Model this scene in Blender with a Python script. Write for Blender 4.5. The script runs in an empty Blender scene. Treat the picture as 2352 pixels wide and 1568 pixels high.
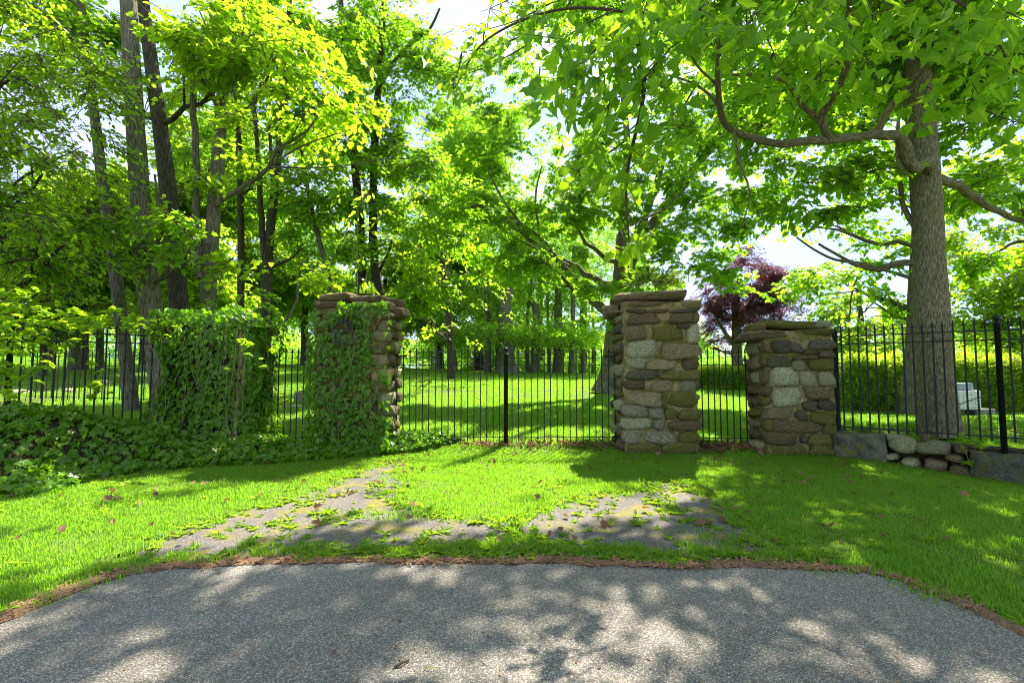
import bpy, math, random
import numpy as np
from mathutils import Vector, Euler, Matrix, noise
R = math.radians
rng = np.random.default_rng(11)
random.seed(5)
scene = bpy.context.scene
C = scene.collection

# ------------------------------------------------------------------ camera, sky, sun, exposure
EYE = 1.4
FPX = 1110.0                       # focal length in pixels of a 2352 px wide frame
PITCH = math.atan(66 / FPX)
cam = bpy.data.cameras.new('camera')
cam.sensor_width = 36.0
cam.lens = 36.0 * FPX / 2352
cam.clip_start = 0.05
cam.clip_end = 1500
camo = bpy.data.objects.new('camera', cam)
C.objects.link(camo)
camo.location = (0, 0, EYE)
camo.rotation_euler = (R(90) + PITCH, 0, 0)
scene.camera = camo

SUN_EL, SUN_AZ = R(50), R(24)      # azimuth clockwise from +Y (the view direction)
SUNV = np.array([math.sin(SUN_AZ) * math.cos(SUN_EL), math.cos(SUN_AZ) * math.cos(SUN_EL), math.sin(SUN_EL)])
world = bpy.data.worlds.new('World')
scene.world = world
world.use_nodes = True
wn, wl = world.node_tree.nodes, world.node_tree.links
bg = wn['Background']
sky = wn.new('ShaderNodeTexSky')
sky.sky_type = 'NISHITA'
sky.sun_disc = False
sky.sun_elevation = SUN_EL
sky.sun_rotation = SUN_AZ
sky.air_density = 0.5
sky.dust_density = 0.05
sky.ozone_density = 1.0
wtc = wn.new('ShaderNodeTexCoord')
wmp = wn.new('ShaderNodeMapping')
wmp.inputs['Scale'].default_value = (1.0, 1.0, 3.2)
wnz = wn.new('ShaderNodeTexNoise')
wnz.inputs['Scale'].default_value = 2.3
wnz.inputs['Detail'].default_value = 7
wnz.inputs['Roughness'].default_value = 0.6
# thin high cloud: a pale veil over the clear sky, whiter where the cloud is thicker
wrp = wn.new('ShaderNodeValToRGB')
wrp.color_ramp.elements[0].position = 0.42
wrp.color_ramp.elements[0].color = (0.34, 0.44, 0.62, 1)
wrp.color_ramp.elements[1].position = 0.74
wrp.color_ramp.elements[1].color = (0.62, 0.64, 0.68, 1)
wsc = wn.new('ShaderNodeVectorMath')
wsc.operation = 'SCALE'
wsc.inputs['Scale'].default_value = 5.2
wmx = wn.new('ShaderNodeMixRGB')
wmx.inputs[0].default_value = 0.78
wl.new(wtc.outputs['Generated'], wmp.inputs[0])
wl.new(wmp.outputs[0], wnz.inputs['Vector'])
wl.new(wnz.outputs['Fac'], wrp.inputs[0])
wl.new(wrp.outputs[0], wsc.inputs[0])
wl.new(wsc.outputs[0], wmx.inputs[2])
wl.new(sky.outputs[0], wmx.inputs[1])
wl.new(wmx.outputs[0], bg.inputs[0])
bg.inputs[1].default_value = 0.11

sl = bpy.data.lights.new('sun', 'SUN')
sl.energy = 4.2
sl.angle = R(0.53)
sl.color = (1.0, 0.93, 0.80)
slo = bpy.data.objects.new('sun', sl)
C.objects.link(slo)
slo.rotation_euler = Vector(-SUNV).to_track_quat('-Z', 'Y').to_euler()

vs = scene.view_settings
vs.view_transform = 'Standard'
vs.look = 'None'
vs.gamma = 1
vs.exposure = 2.16
vs.use_curve_mapping = False
cy = scene.cycles
cy.max_bounces = 10
cy.diffuse_bounces = 8
cy.glossy_bounces = 2
cy.transmission_bounces = 4
cy.transparent_max_bounces = 4
cy.caustics_reflective = False
cy.caustics_refractive = False
cy.sample_clamp_indirect = 8
cy.use_denoising = True
cy.filter_width = 1.0

# ------------------------------------------------------------------ terrain height and pixel -> place helpers
def sst(a, b, x):
    t = np.clip((np.asarray(x, float) - a) / (b - a), 0, 1)
    return t * t * (3 - 2 * t)

def gz(x, y):
    x = np.asarray(x, float)
    y = np.asarray(y, float)
    s = np.clip((y - 8.6) / 29.0, 0, 1)
    s = np.where(y < 8.6, 0, s)
    side = 1.15 + np.clip(-0.030 * x, -0.12, 1.2)
    side = side * (1 - 0.45 * sst(4, 11, x))
    z = 0.08 * sst(8.0, 8.7, y) + s * side
    z = z - 0.16 * sst(4.8, 7.5, x) * (1 - sst(7.2, 9.0, y)) * sst(3.5, 5.5, y)
    z = z + 0.30 * sst(0.1, 0.9, ((x - 5.5) * 0.7 + (y - 8.2) * 0.72)) * sst(4.5, 6.0, x) * (1 - sst(9, 13, y))
    return z

def ray(px, py):
    a, b = (px - 1176) / FPX, (784 - py) / FPX
    c, s = math.cos(PITCH), math.sin(PITCH)
    return np.array([a, c - b * s, s + b * c])

def W(px, py, d):
    v = ray(px, py)
    return np.array([0, 0, EYE]) + v * (d / v[1])

def G(px, py):
    v = ray(px, py)
    t = 1.0
    while t < 120:
        p = np.array([0, 0, EYE]) + v * t
        if p[2] <= gz(p[0], p[1]):
            return p
        t *= 1.004
    return np.array([0, 0, EYE]) + v * 120

def GL(pts):
    return np.array([G(*p)[:2] for p in pts])

def inpoly(P, poly):
    x, y = P[:, 0], P[:, 1]
    n = len(poly)
    r = np.zeros(len(P), bool)
    j = n - 1
    for i in range(n):
        xi, yi = poly[i]
        xj, yj = poly[j]
        c = ((yi > y) != (yj > y)) & (x < (xj - xi) * (y - yi) / (yj - yi + 1e-12) + xi)
        r ^= c
        j = i
    return r

# ------------------------------------------------------------------ object helpers
def tag(o, label=None, cat=None, group=None, kind=None):
    if label: o['label'] = label
    if cat: o['category'] = cat
    if group: o['group'] = group
    if kind: o['kind'] = kind
    return o

def empty(name, loc=(0, 0, 0), label=None, cat=None, group=None):
    o = bpy.data.objects.new(name, None)
    C.objects.link(o)
    o.location = loc
    o.empty_display_size = 0.2
    return tag(o, label, cat, group)

def link(name, me, parent=None, mat=None):
    o = bpy.data.objects.new(name, me)
    C.objects.link(o)
    if mat is not None and not me.materials:
        me.materials.append(mat)
    if parent is not None:
        o.parent = parent
        o.matrix_parent_inverse = Matrix.Translation(-Vector(parent.location)) if parent.parent is None else Matrix()
    return o

class MB:
    def __init__(self):
        self.v, self.f, self.uv, self.smooth = [], [], [], []
    def add(self, v, f, uv=None, smooth=False):
        b = len(self.v)
        self.v.extend([tuple(map(float, p)) for p in v])
        self.f.extend([tuple(i + b for i in q) for q in f])
        self.uv.extend(uv if uv is not None else [None] * len(f))
        self.smooth.extend([smooth] * len(f))
    def box(self, lo, hi, M=None):
        x0, y0, z0 = lo
        x1, y1, z1 = hi
        v = [(x0, y0, z0), (x1, y0, z0), (x1, y1, z0), (x0, y1, z0), (x0, y0, z1), (x1, y0, z1), (x1, y1, z1), (x0, y1, z1)]
        if M is not None:
            v = [tuple(M @ Vector(p)) for p in v]
        self.add(v, [(0, 3, 2, 1), (4, 5, 6, 7), (0, 1, 5, 4), (1, 2, 6, 5), (2, 3, 7, 6), (3, 0, 4, 7)])
    def lathe(self, prof, n=8, o=(0, 0, 0)):
        v, f = [], []
        for r, z in prof:
            for k in range(n):
                a = 2 * math.pi * k / n
                v.append((o[0] + r * math.cos(a), o[1] + r * math.sin(a), o[2] + z))
        for i in range(len(prof) - 1):
            for k in range(n):
                k2 = (k + 1) % n
                f.append((i * n + k, i * n + k2, (i + 1) * n + k2, (i + 1) * n + k))
        f.append(tuple(range(n))[::-1])
        f.append(tuple(range((len(prof) - 1) * n, len(prof) * n)))
        self.add(v, f, smooth=True)
    def tube(self, pts, rad, n=10, wob=0.0, seed=0, flare=None):
        pts = np.asarray(pts, float)
        m = len(pts)
        T = np.gradient(pts, axis=0)
        T /= np.linalg.norm(T, axis=1)[:, None] + 1e-9
        ref = np.array([1.0, 0, 0]) if abs(T[0][0]) < 0.8 else np.array([0, 1.0, 0])
        L = np.concatenate([[0], np.cumsum(np.linalg.norm(np.diff(pts, axis=0), axis=1))])
        v, f, uv = [], [], []
        for i in range(m):
            n1 = ref - T[i] * np.dot(ref, T[i])
            n1 /= np.linalg.norm(n1) + 1e-9
            n2 = np.cross(T[i], n1)
            ref = n1
            for k in range(n):
                a = 2 * math.pi * k / n
                r = rad[i]
                if wob:
                    r *= 1 + wob * noise.noise(Vector((math.cos(a) * 1.3 + seed, math.sin(a) * 1.3, L[i] * 0.8)))
                if flare is not None:
                    r *= flare(a, L[i])
                v.append(pts[i] + n1 * (r * math.cos(a)) + n2 * (r * math.sin(a)))
        for i in range(m - 1):
            for k in range(n):
                k2 = (k + 1) % n
                f.append((i * n + k, i * n + k2, (i + 1) * n + k2, (i + 1) * n + k))
                c0, c1 = 2 * math.pi * rad[0] * k / n, 2 * math.pi * rad[0] * (k + 1) / n
                uv.append(((c0, L[i]), (c1, L[i]), (c1, L[i + 1]), (c0, L[i + 1])))
        f.append(tuple(range((m - 1) * n, m * n)))
        uv.append(tuple((0, 0) for _ in range(n)))
        self.add(v, f, uv, True)
    def mesh(self, name):
        me = bpy.data.meshes.new(name)
        me.from_pydata(self.v, [], self.f)
        if any(u is not None for u in self.uv):
            l = me.uv_layers.new(name='UVMap')
            co = []
            for q, u in zip(self.f, self.uv):
                if u is None:
                    u = [(0, 0)] * len(q)
                for c in u:
                    co.extend(c)
            l.data.foreach_set('uv', co)
        me.polygons.foreach_set('use_smooth', self.smooth)
        me.update()
        return me
    def build(self, name, mat, parent=None):
        return link(name, self.mesh(name), parent, mat)

def smooth_path(pts, rad, step=0.25):
    pts = np.asarray(pts, float)
    rad = np.asarray(rad, float)
    P = np.vstack([2 * pts[0] - pts[1], pts, 2 * pts[-1] - pts[-2]])
    out, ro = [], []
    for i in range(len(pts) - 1):
        p0, p1, p2, p3 = P[i:i + 4]
        k = max(2, int(np.linalg.norm(p2 - p1) / step))
        for j in range(k):
            t = j / k
            out.append(0.5 * (2 * p1 + (p2 - p0) * t + (2 * p0 - 5 * p1 + 4 * p2 - p3) * t * t + (3 * p1 - p0 - 3 * p2 + p3) * t ** 3))
            ro.append(rad[i] * (1 - t) + rad[i + 1] * t)
    out.append(pts[-1])
    ro.append(rad[-1])
    return np.array(out), np.array(ro)

# ------------------------------------------------------------------ materials
class NT:
    def __init__(self, name):
        self.m = bpy.data.materials.new(name)
        self.m.use_nodes = True
        self.t = self.m.node_tree
        self.t.nodes.clear()
        self.out = self.t.nodes.new('ShaderNodeOutputMaterial')
    def n(self, typ, **kw):
        o = self.t.nodes.new('ShaderNode' + typ)
        for k, v in kw.items():
            if k in o.inputs.keys():
                o.inputs[k].default_value = v
            else:
                setattr(o, k, v)
        return o
    def l(self, a, b):
        self.t.links.new(a, b)
    def ramp(self, src, stops, interp='LINEAR'):
        r = self.n('ValToRGB')
        e = r.color_ramp.elements
        r.color_ramp.interpolation = interp
        while len(e) < len(stops):
            e.new(0.5)
        for el, (p, c) in zip(e, stops):
            el.position = p
            el.color = (*c, 1) if len(c) == 3 else c
        self.l(src, r.inputs[0])
        return r.outputs[0]
    def mix(self, fac, a, b, mode='MIX'):
        x = self.n('MixRGB', blend_type=mode)
        for i, s in ((0, fac), (1, a), (2, b)):
            if hasattr(s, 'is_linked'):
                self.l(s, x.inputs[i])
            elif i == 0:
                x.inputs[0].default_value = s
            else:
                x.inputs[i].default_value = (*s, 1)
        return x.outputs[0]
    def math(self, op, a, b=0.0, clamp=False):
        x = self.n('Math', operation=op, use_clamp=clamp)
        for i, s in ((0, a), (1, b)):
            if hasattr(s, 'is_linked'):
                self.l(s, x.inputs[i])
            else:
                x.inputs[i].default_value = s
        return x.outputs[0]
    def noise(self, vec, scale, detail=4, rough=0.55, dist=0.0):
        x = self.n('TexNoise')
        x.inputs['Scale'].default_value = scale
        x.inputs['Detail'].default_value = detail
        x.inputs['Roughness'].default_value = rough
        x.inputs['Distortion'].default_value = dist
        if vec is not None:
            self.l(vec, x.inputs['Vector'])
        return x.outputs['Fac']
    def mapping(self, vec, scale):
        x = self.n('Mapping')
        x.inputs['Scale'].default_value = scale
        self.l(vec, x.inputs[0])
        return x.outputs[0]
    def surface(self, col, rough=0.8, spec=0.3, bump=None, bstr=0.5, bdist=0.02, metallic=0.0):
        p = self.n('BsdfPrincipled')
        if hasattr(col, 'is_linked'):
            self.l(col, p.inputs['Base Color'])
        else:
            p.inputs['Base Color'].default_value = (*col, 1)
        if hasattr(rough, 'is_linked'):
            self.l(rough, p.inputs['Roughness'])
        else:
            p.inputs['Roughness'].default_value = rough
        p.inputs['Specular IOR Level'].default_value = spec
        p.inputs['Metallic'].default_value = metallic
        if bump is not None:
            b = self.n('Bump')
            b.inputs['Strength'].default_value = bstr
            b.inputs['Distance'].default_value = bdist
            self.l(bump, b.inputs['Height'])
            self.l(b.outputs[0], p.inputs['Normal'])
        self.l(p.outputs[0], self.out.inputs[0])
        return p

def leaf_mat(name, dark, light, trans, tfac=0.5, rough=0.45, spec=0.22, odd=None, oddp=0.0):
    t = NT(name)
    g = t.n('NewGeometry')
    oi = t.n('ObjectInfo')
    v = t.math('ADD', t.math('MULTIPLY', g.outputs['Random Per Island'], 0.5), t.math('MULTIPLY', oi.outputs['Random'], 0.5))
    col = t.ramp(v, [(0.15, dark), (0.85, light)])
    tr = t.mix(v, tuple(c * 0.72 for c in trans), tuple(min(1, c * 1.25) for c in trans))
    if odd:
        m = t.math('LESS_THAN', g.outputs['Random Per Island'], oddp)
        col = t.mix(m, col, odd)
        tr = t.mix(m, tr, tuple(c * 1.1 for c in odd))
    p = t.n('BsdfPrincipled')
    t.l(col, p.inputs['Base Color'])
    p.inputs['Roughness'].default_value = rough
    p.inputs['Specular IOR Level'].default_value = spec
    b = t.n('BsdfTranslucent')
    t.l(tr, b.inputs[0])
    x = t.n('MixShader')
    x.inputs[0].default_value = tfac
    t.l(p.outputs[0], x.inputs[1])
    t.l(b.outputs[0], x.inputs[2])
    t.l(x.outputs[0], t.out.inputs[0])
    return t.m

M = {}
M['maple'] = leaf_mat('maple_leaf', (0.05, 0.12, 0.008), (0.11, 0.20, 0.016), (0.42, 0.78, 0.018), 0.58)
M['maple_lit'] = leaf_mat('sunlit_maple_leaf', (0.09, 0.16, 0.010), (0.15, 0.24, 0.016), (0.53, 0.86, 0.022), 0.62)  # brighter, yellower copy of the maple leaf, sunlight put into the colour
M['dark'] = leaf_mat('linden_leaf', (0.06, 0.15, 0.008), (0.12, 0.23, 0.014), (0.52, 0.85, 0.02), 0.58)
M['chest'] = leaf_mat('chestnut_leaf', (0.045, 0.12, 0.010), (0.10, 0.19, 0.016), (0.41, 0.76, 0.018), 0.55)
M['far'] = leaf_mat('far_leaf', (0.06, 0.15, 0.014), (0.12, 0.23, 0.022), (0.47, 0.84, 0.03), 0.58, rough=0.6)
M['purple'] = leaf_mat('purple_leaf', (0.06, 0.022, 0.036), (0.12, 0.038, 0.05), (0.27, 0.05, 0.085), 0.42)
M['ivy'] = leaf_mat('ivy_leaf', (0.035, 0.115, 0.004), (0.12, 0.25, 0.008), (0.28, 0.60, 0.01), 0.38, rough=0.36, spec=0.35, odd=(0.38, 0.18, 0.045), oddp=0.06)
M['creeper'] = leaf_mat('creeper_leaf', (0.09, 0.20, 0.012), (0.16, 0.28, 0.02), (0.52, 0.80, 0.02), 0.5, rough=0.35)
M['hedge'] = leaf_mat('hedge_leaf', (0.08, 0.17, 0.012), (0.16, 0.26, 0.02), (0.62, 0.82, 0.02), 0.55)
M['weed'] = leaf_mat('weed_leaf', (0.07, 0.15, 0.012), (0.14, 0.24, 0.025), (0.46, 0.70, 0.02), 0.45)

def grass_mat(name, a, b, tr):
    t = NT(name)
    g = t.n('NewGeometry')
    oi = t.n('ObjectInfo')
    pos = g.outputs['Position']
    big = t.noise(pos, 0.9, 3)
    v = t.math('ADD', t.math('MULTIPLY', g.outputs['Random Per Island'], 0.45), t.math('MULTIPLY', big, 0.65))
    col = t.ramp(v, [(0.25, a), (0.8, b)])
    dry = t.math('GREATER_THAN', g.outputs['Random Per Island'], 0.955)
    col = t.mix(dry, col, (0.26, 0.20, 0.08))
    p = t.n('BsdfPrincipled')
    t.l(col, p.inputs['Base Color'])
    p.inputs['Roughness'].default_value = 0.5
    p.inputs['Specular IOR Level'].default_value = 0.25
    tb = t.n('BsdfTranslucent')
    tb.inputs[0].default_value = (*tr, 1)
    x = t.n('MixShader')
    x.inputs[0].default_value = 0.5
    t.l(p.outputs[0], x.inputs[1])
    t.l(tb.outputs[0], x.inputs[2])
    t.l(x.outputs[0], t.out.inputs[0])
    return t.m
M['grass'] = grass_mat('grass_blade', (0.065, 0.17, 0.012), (0.15, 0.27, 0.024), (0.36, 0.68, 0.035))

def mat_ground():
    t = NT('lawn_soil')
    pos = t.n('NewGeometry').outputs['Position']
    c = t.ramp(t.noise(pos, 1.3, 6), [(0.3, (0.06, 0.125, 0.012)), (0.7, (0.11, 0.19, 0.02))])
    c = t.mix(t.ramp(t.noise(pos, 26, 5, 0.7), [(0.35, (0, 0, 0)), (0.7, (0.5, 0.5, 0.5))]), c, (0.10, 0.075, 0.035))
    t.surface(c, 0.95, 0.1, t.noise(pos, 60, 4), 0.6, 0.02)
    return t.m
M['ground'] = mat_ground()

def mat_asphalt(name, base, lightp, tint, moss=False):
    t = NT(name)
    pos = t.n('NewGeometry').outputs['Position']
    dn = t.n('TexNoise')
    dn.inputs['Scale'].default_value = 30
    t.l(pos, dn.inputs['Vector'])
    wv = t.mix(0.012, pos, dn.outputs['Color'])
    vo = t.n('TexVoronoi', feature='F1')
    vo.inputs['Scale'].default_value = 120
    vo.inputs['Randomness'].default_value = 1.0
    t.l(wv, vo.inputs['Vector'])
    sep = t.n('SeparateColor')
    t.l(vo.outputs['Color'], sep.inputs[0])
    stone = t.ramp(sep.outputs[0], [(0.0, tuple(base * 0.55 * c for c in tint)), (0.45, tuple(base * c for c in tint)), (0.8, tuple(base * 1.5 * c for c in tint)), (0.93, (lightp * 0.75, lightp * 0.70, lightp * 0.60)), (1.0, (lightp, lightp * 0.95, lightp * 0.85))])
    rust = t.math('GREATER_THAN', sep.outputs[1], 0.965)
    stone = t.mix(rust, stone, (0.24, 0.15, 0.09))
    edge = t.ramp(vo.outputs['Distance'], [(0.25, (0, 0, 0)), (0.62, (1, 1, 1))])
    gap = t.math('MULTIPLY', edge, 0.75)
    col = t.mix(gap, stone, tuple(base * 0.38 * c for c in tint))
    fine = t.noise(pos, 210, 3, 0.7)
    col = t.mix(0.55, col, t.ramp(fine, [(0.3, (0.28, 0.28, 0.28)), (0.7, (0.82, 0.82, 0.82))]), 'OVERLAY')
    big = t.ramp(t.noise(pos, 0.7, 5, 0.6), [(0.3, (0.74, 0.74, 0.74)), (0.7, (1.16, 1.15, 1.13))])
    col = t.mix(1.0, col, big, 'MULTIPLY')
    if moss:
        m = t.ramp(t.noise(pos, 2.6, 7, 0.65), [(0.51, (0, 0, 0)), (0.63, (.9, .9, .9))])
        mc = t.ramp(t.noise(pos, 35, 4), [(0.3, (0.12, 0.11, 0.012)), (0.7, (0.24, 0.21, 0.03))])
        col = t.mix(m, col, mc)
    h = t.math('SUBTRACT', t.math('MULTIPLY', fine, 0.4), vo.outputs['Distance'])
    t.surface(col, 0.82, 0.25, h, 0.8, 0.008)
    return t.m
M['asphalt'] = mat_asphalt('asphalt', 0.27, 0.60, (1.0, 0.91, 0.76))
M['apron'] = mat_asphalt('worn_asphalt', 0.155, 0.42, (1.0, 0.91, 0.82), True)

def mat_stone(name, c0, c1, moss=0.0, lichen=0.0, seed=0.0, band=0.0):
    t = NT(name)
    tc = t.n('TexCoord').outputs['Object']
    oi = t.n('ObjectInfo')
    ad = t.n('VectorMath', operation='ADD')
    t.l(tc, ad.inputs[0])
    t.l(oi.outputs['Location'], ad.inputs[1])
    v = ad.outputs[0]
    n1 = t.noise(v, 7, 8, 0.65)
    col = t.ramp(n1, [(0.34, c0), (0.64, c1)])
    if band:
        bn = t.noise(t.mapping(v, (3, 3, 38)), 1.0, 4, 0.6, 0.6)
        col = t.mix(t.math('MULTIPLY', t.ramp(bn, [(0.4, (0, 0, 0)), (0.62, (1, 1, 1))]), band), col, tuple(c * 0.45 for c in c0))
    spk = t.noise(v, 95, 3, 0.7)
    col = t.mix(0.7, col, t.ramp(spk, [(0.36, (0.12, 0.12, 0.12)), (0.64, (0.88, 0.88, 0.88))]), 'OVERLAY')
    hsv = t.n('HueSaturation')
    t.l(t.math('ADD', t.math('MULTIPLY', oi.outputs['Random'], 0.6), 0.72), hsv.inputs['Value'])
    t.l(col, hsv.inputs['Color'])
    col = hsv.outputs[0]
    if moss:
        mn = t.noise(v, 5.5, 7, 0.7)
        mm = t.ramp(mn, [(0.62 - moss * 0.3, (0, 0, 0)), (0.75 - moss * 0.25, (0.9, 0.9, 0.9))])
        mc = t.ramp(t.noise(v, 50, 4), [(0.3, (0.10, 0.10, 0.010)), (0.7, (0.24, 0.22, 0.022))])
        col = t.mix(mm, col, mc)
    if lichen:
        ln = t.noise(v, 9, 8, 0.75)
        lm = t.ramp(ln, [(0.60 - lichen * 0.16, (0, 0, 0)), (0.66 - lichen * 0.16, (1, 1, 1))])
        col = t.mix(lm, col, (0.52, 0.53, 0.45))
    h = t.math('ADD', t.math('MULTIPLY', t.noise(v, 24, 8, 0.7), 1.0), t.math('MULTIPLY', spk, 0.3))
    t.surface(col, 0.88, 0.2, h, 1.0, 0.045)
    return t.m
M['s_g'] = mat_stone('grey_granite', (0.298, 0.218, 0.112), (0.620, 0.620, 0.370), 0.25)
M['s_t'] = mat_stone('tan_stone', (0.260, 0.177, 0.084), (0.620, 0.507, 0.263), 0.25, band=0.6)
M['s_b'] = mat_stone('brown_schist', (0.149, 0.104, 0.056), (0.471, 0.330, 0.174), 0.35, band=0.8)
M['s_m'] = mat_stone('mossy_stone', (0.161, 0.132, 0.056), (0.434, 0.354, 0.146), 0.85)
M['s_d'] = mat_stone('dark_stone', (0.074, 0.064, 0.043), (0.223, 0.189, 0.123), 0.3)
M['s_w'] = mat_stone('lichen_stone', (0.186, 0.153, 0.090), (0.521, 0.413, 0.246), 0.55, 0.5)
M['s_o'] = mat_stone('orange_stone', (0.322, 0.177, 0.073), (0.620, 0.472, 0.224), 0.05)
M['mortar'] = mat_stone('mortar', (0.211, 0.153, 0.067), (0.496, 0.378, 0.185), 0.7)
M['granite'] = mat_stone('dark_granite_block', (0.05, 0.05, 0.038), (0.17, 0.165, 0.12), 0.45)

def mat_bark(name, c0, c1, mossc=(0.10, 0.10, 0.02), moss=0.3, us=16, vsc=2.2):
    t = NT(name)
    uv = t.n('TexCoord').outputs['UV']
    pos = t.n('NewGeometry').outputs['Position']
    n0 = t.n('TexNoise')
    n0.inputs['Scale'].default_value = 3.0
    t.l(uv, n0.inputs['Vector'])
    w = t.mix(0.06, uv, n0.outputs['Color'])
    rid = t.noise(t.mapping(w, (us, vsc, 1)), 2.0, 6, 0.6, 0.4)
    col = t.ramp(rid, [(0.36, tuple(c * 0.35 for c in c0)), (0.52, c0), (0.72, c1)])
    mm = t.ramp(t.noise(pos, 1.7, 5, 0.6), [(0.45, (0, 0, 0)), (0.7, (moss, moss, moss))])
    col = t.mix(mm, col, mossc)
    h = t.math('ADD', rid, t.math('MULTIPLY', t.noise(pos, 60, 3), 0.15))
    t.surface(col, 0.92, 0.12, h, 1.0, 0.035)
    return t.m
M['bark'] = mat_bark('maple_bark', (0.24, 0.20, 0.12), (0.50, 0.43, 0.27), us=30, vsc=5.0)
M['bark2'] = mat_bark('grey_bark', (0.17, 0.15, 0.10), (0.33, 0.29, 0.21), moss=0.45)
M['barkd'] = mat_bark('dark_bark', (0.08, 0.066, 0.046), (0.17, 0.14, 0.10), moss=0.25)
M['barkp'] = mat_bark('pale_dead_wood', (0.20, 0.16, 0.09), (0.42, 0.36, 0.24), moss=0.1)

def simple(name, col, rough=0.6, spec=0.3, metallic=0.0, scale=40, var=0.3, bstr=0.2):
    t = NT(name)
    pos = t.n('NewGeometry').outputs['Position']
    n = t.noise(pos, scale, 5, 0.65)
    c = t.ramp(n, [(0.3, tuple(x * (1 - var) for x in col)), (0.7, tuple(min(1, x * (1 + var)) for x in col))])
    t.surface(c, rough, spec, n, bstr, 0.005, metallic)
    return t.m
M['iron'] = simple('black_iron', (0.010, 0.013, 0.011), 0.55, 0.3, 0.0, 60, 0.5, 0.3)
M['ironw'] = simple('worn_green_iron', (0.10, 0.11, 0.055), 0.6, 0.4, 0.0, 30, 0.4)
M['net'] = simple('black_netting', (0.012, 0.012, 0.012), 0.6)
M['twig'] = simple('twig_bark', (0.09, 0.07, 0.045), 0.85, 0.1)
M['vine'] = simple('vine_stem', (0.24, 0.18, 0.10), 0.85, 0.1)
M['chip'] = simple('wood_chip', (0.26, 0.145, 0.075), 0.9, 0.1, 0, 300, 0.7)
M['dead'] = leaf_mat('dead_leaf', (0.10, 0.05, 0.025), (0.26, 0.15, 0.07), (0.3, 0.15, 0.05), 0.25, rough=0.7)
M['mulch'] = simple('bark_mulch', (0.17, 0.105, 0.06), 0.95, 0.05, 0, 70, 0.7, 0.8)
M['soil'] = simple('dark_leaf_soil', (0.05, 0.038, 0.022), 0.95, 0.05, 0, 25, 0.6, 0.8)
M['white'] = simple('white_enamel', (0.62, 0.60, 0.52), 0.4, 0.4, 0, 12, 0.12)
M['bluegrey'] = simple('blue_grey_plastic', (0.30, 0.36, 0.40), 0.5, 0.3, 0, 12, 0.15)
M['cinder'] = simple('cinder_block', (0.25, 0.24, 0.21), 0.95, 0.1, 0, 90, 0.35, 0.6)
M['slat'] = simple('grey_wood', (0.12, 0.125, 0.12), 0.8, 0.2, 0, 30, 0.3)
M['copper'] = simple('black_copper', (0.020, 0.026, 0.028), 0.3, 0.6, 0.5, 40, 0.5)
M['pale'] = simple('pale_road', (0.34, 0.33, 0.31), 0.9, 0.1, 0, 3, 0.15)

# ------------------------------------------------------------------ scattering with geometry nodes (leaves, blades, chips: stuff)
_src_cache = {}
def source(key, me):
    o = bpy.data.objects.new('source_' + key, me)
    _src_cache[key] = o
    return o
_groups = {}
def scatter_group(keys):
    keys = tuple(keys)
    if keys in _groups:
        return _groups[keys]
    g = bpy.data.node_groups.new('scatter', 'GeometryNodeTree')
    g.interface.new_socket('Geometry', in_out='INPUT', socket_type='NodeSocketGeometry')
    g.interface.new_socket('Geometry', in_out='OUTPUT', socket_type='NodeSocketGeometry')
    N, L = g.nodes, g.links
    gi, go = N.new('NodeGroupInput'), N.new('NodeGroupOutput')
    jn = N.new('GeometryNodeJoinGeometry')
    for k in keys:
        oi = N.new('GeometryNodeObjectInfo')
        oi.inputs['Object'].default_value = _src_cache[k]
        if 'As Instance' in oi.inputs.keys():
            oi.inputs['As Instance'].default_value = False
        ti = N.new('GeometryNodeGeometryToInstance')
        L.new(oi.outputs['Geometry'], ti.inputs[0])
        L.new(ti.outputs[0], jn.inputs[0])
    ip = N.new('GeometryNodeInstanceOnPoints')
    ip.inputs['Pick Instance'].default_value = True
    def attr(nm, typ):
        a = N.new('GeometryNodeInputNamedAttribute')
        a.data_type = typ
        a.inputs['Name'].default_value = nm
        return a.outputs['Attribute']
    L.new(gi.outputs[0], ip.inputs['Points'])
    L.new(jn.outputs[0], ip.inputs['Instance'])
    L.new(attr('idx', 'INT'), ip.inputs['Instance Index'])
    e2r = N.new('FunctionNodeEulerToRotation')
    L.new(attr('rot', 'FLOAT_VECTOR'), e2r.inputs[0])
    L.new(e2r.outputs[0], ip.inputs['Rotation'])
    L.new(attr('scl', 'FLOAT'), ip.inputs['Scale'])
    L.new(ip.outputs[0], go.inputs[0])
    _groups[keys] = g
    return g

def scatter(name, keys, P, rot, scl, parent=None, kind='stuff'):
    P = np.asarray(P, np.float32).reshape(-1, 3)
    n = len(P)
    me = bpy.data.meshes.new(name)
    me.vertices.add(n)
    off = np.array(parent.location, np.float32) if parent is not None else np.zeros(3, np.float32)
    me.vertices.foreach_set('co', (P - off).astype(np.float32).ravel())
    a = me.attributes.new('rot', 'FLOAT_VECTOR', 'POINT')
    a.data.foreach_set('vector', np.asarray(rot, np.float32).ravel())
    a = me.attributes.new('scl', 'FLOAT', 'POINT')
    a.data.foreach_set('value', np.asarray(scl, np.float32).ravel())
    a = me.attributes.new('idx', 'INT', 'POINT')
    a.data.foreach_set('value', rng.integers(0, 1000, n).astype(np.int32) % len(keys))
    o = bpy.data.objects.new(name, me)
    C.objects.link(o)
    if parent is not None:
        o.parent = parent
    md = o.modifiers.new('scatter', 'NODES')
    md.node_group = scatter_group(keys)
    if kind:
        o['kind'] = kind
    return o

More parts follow.
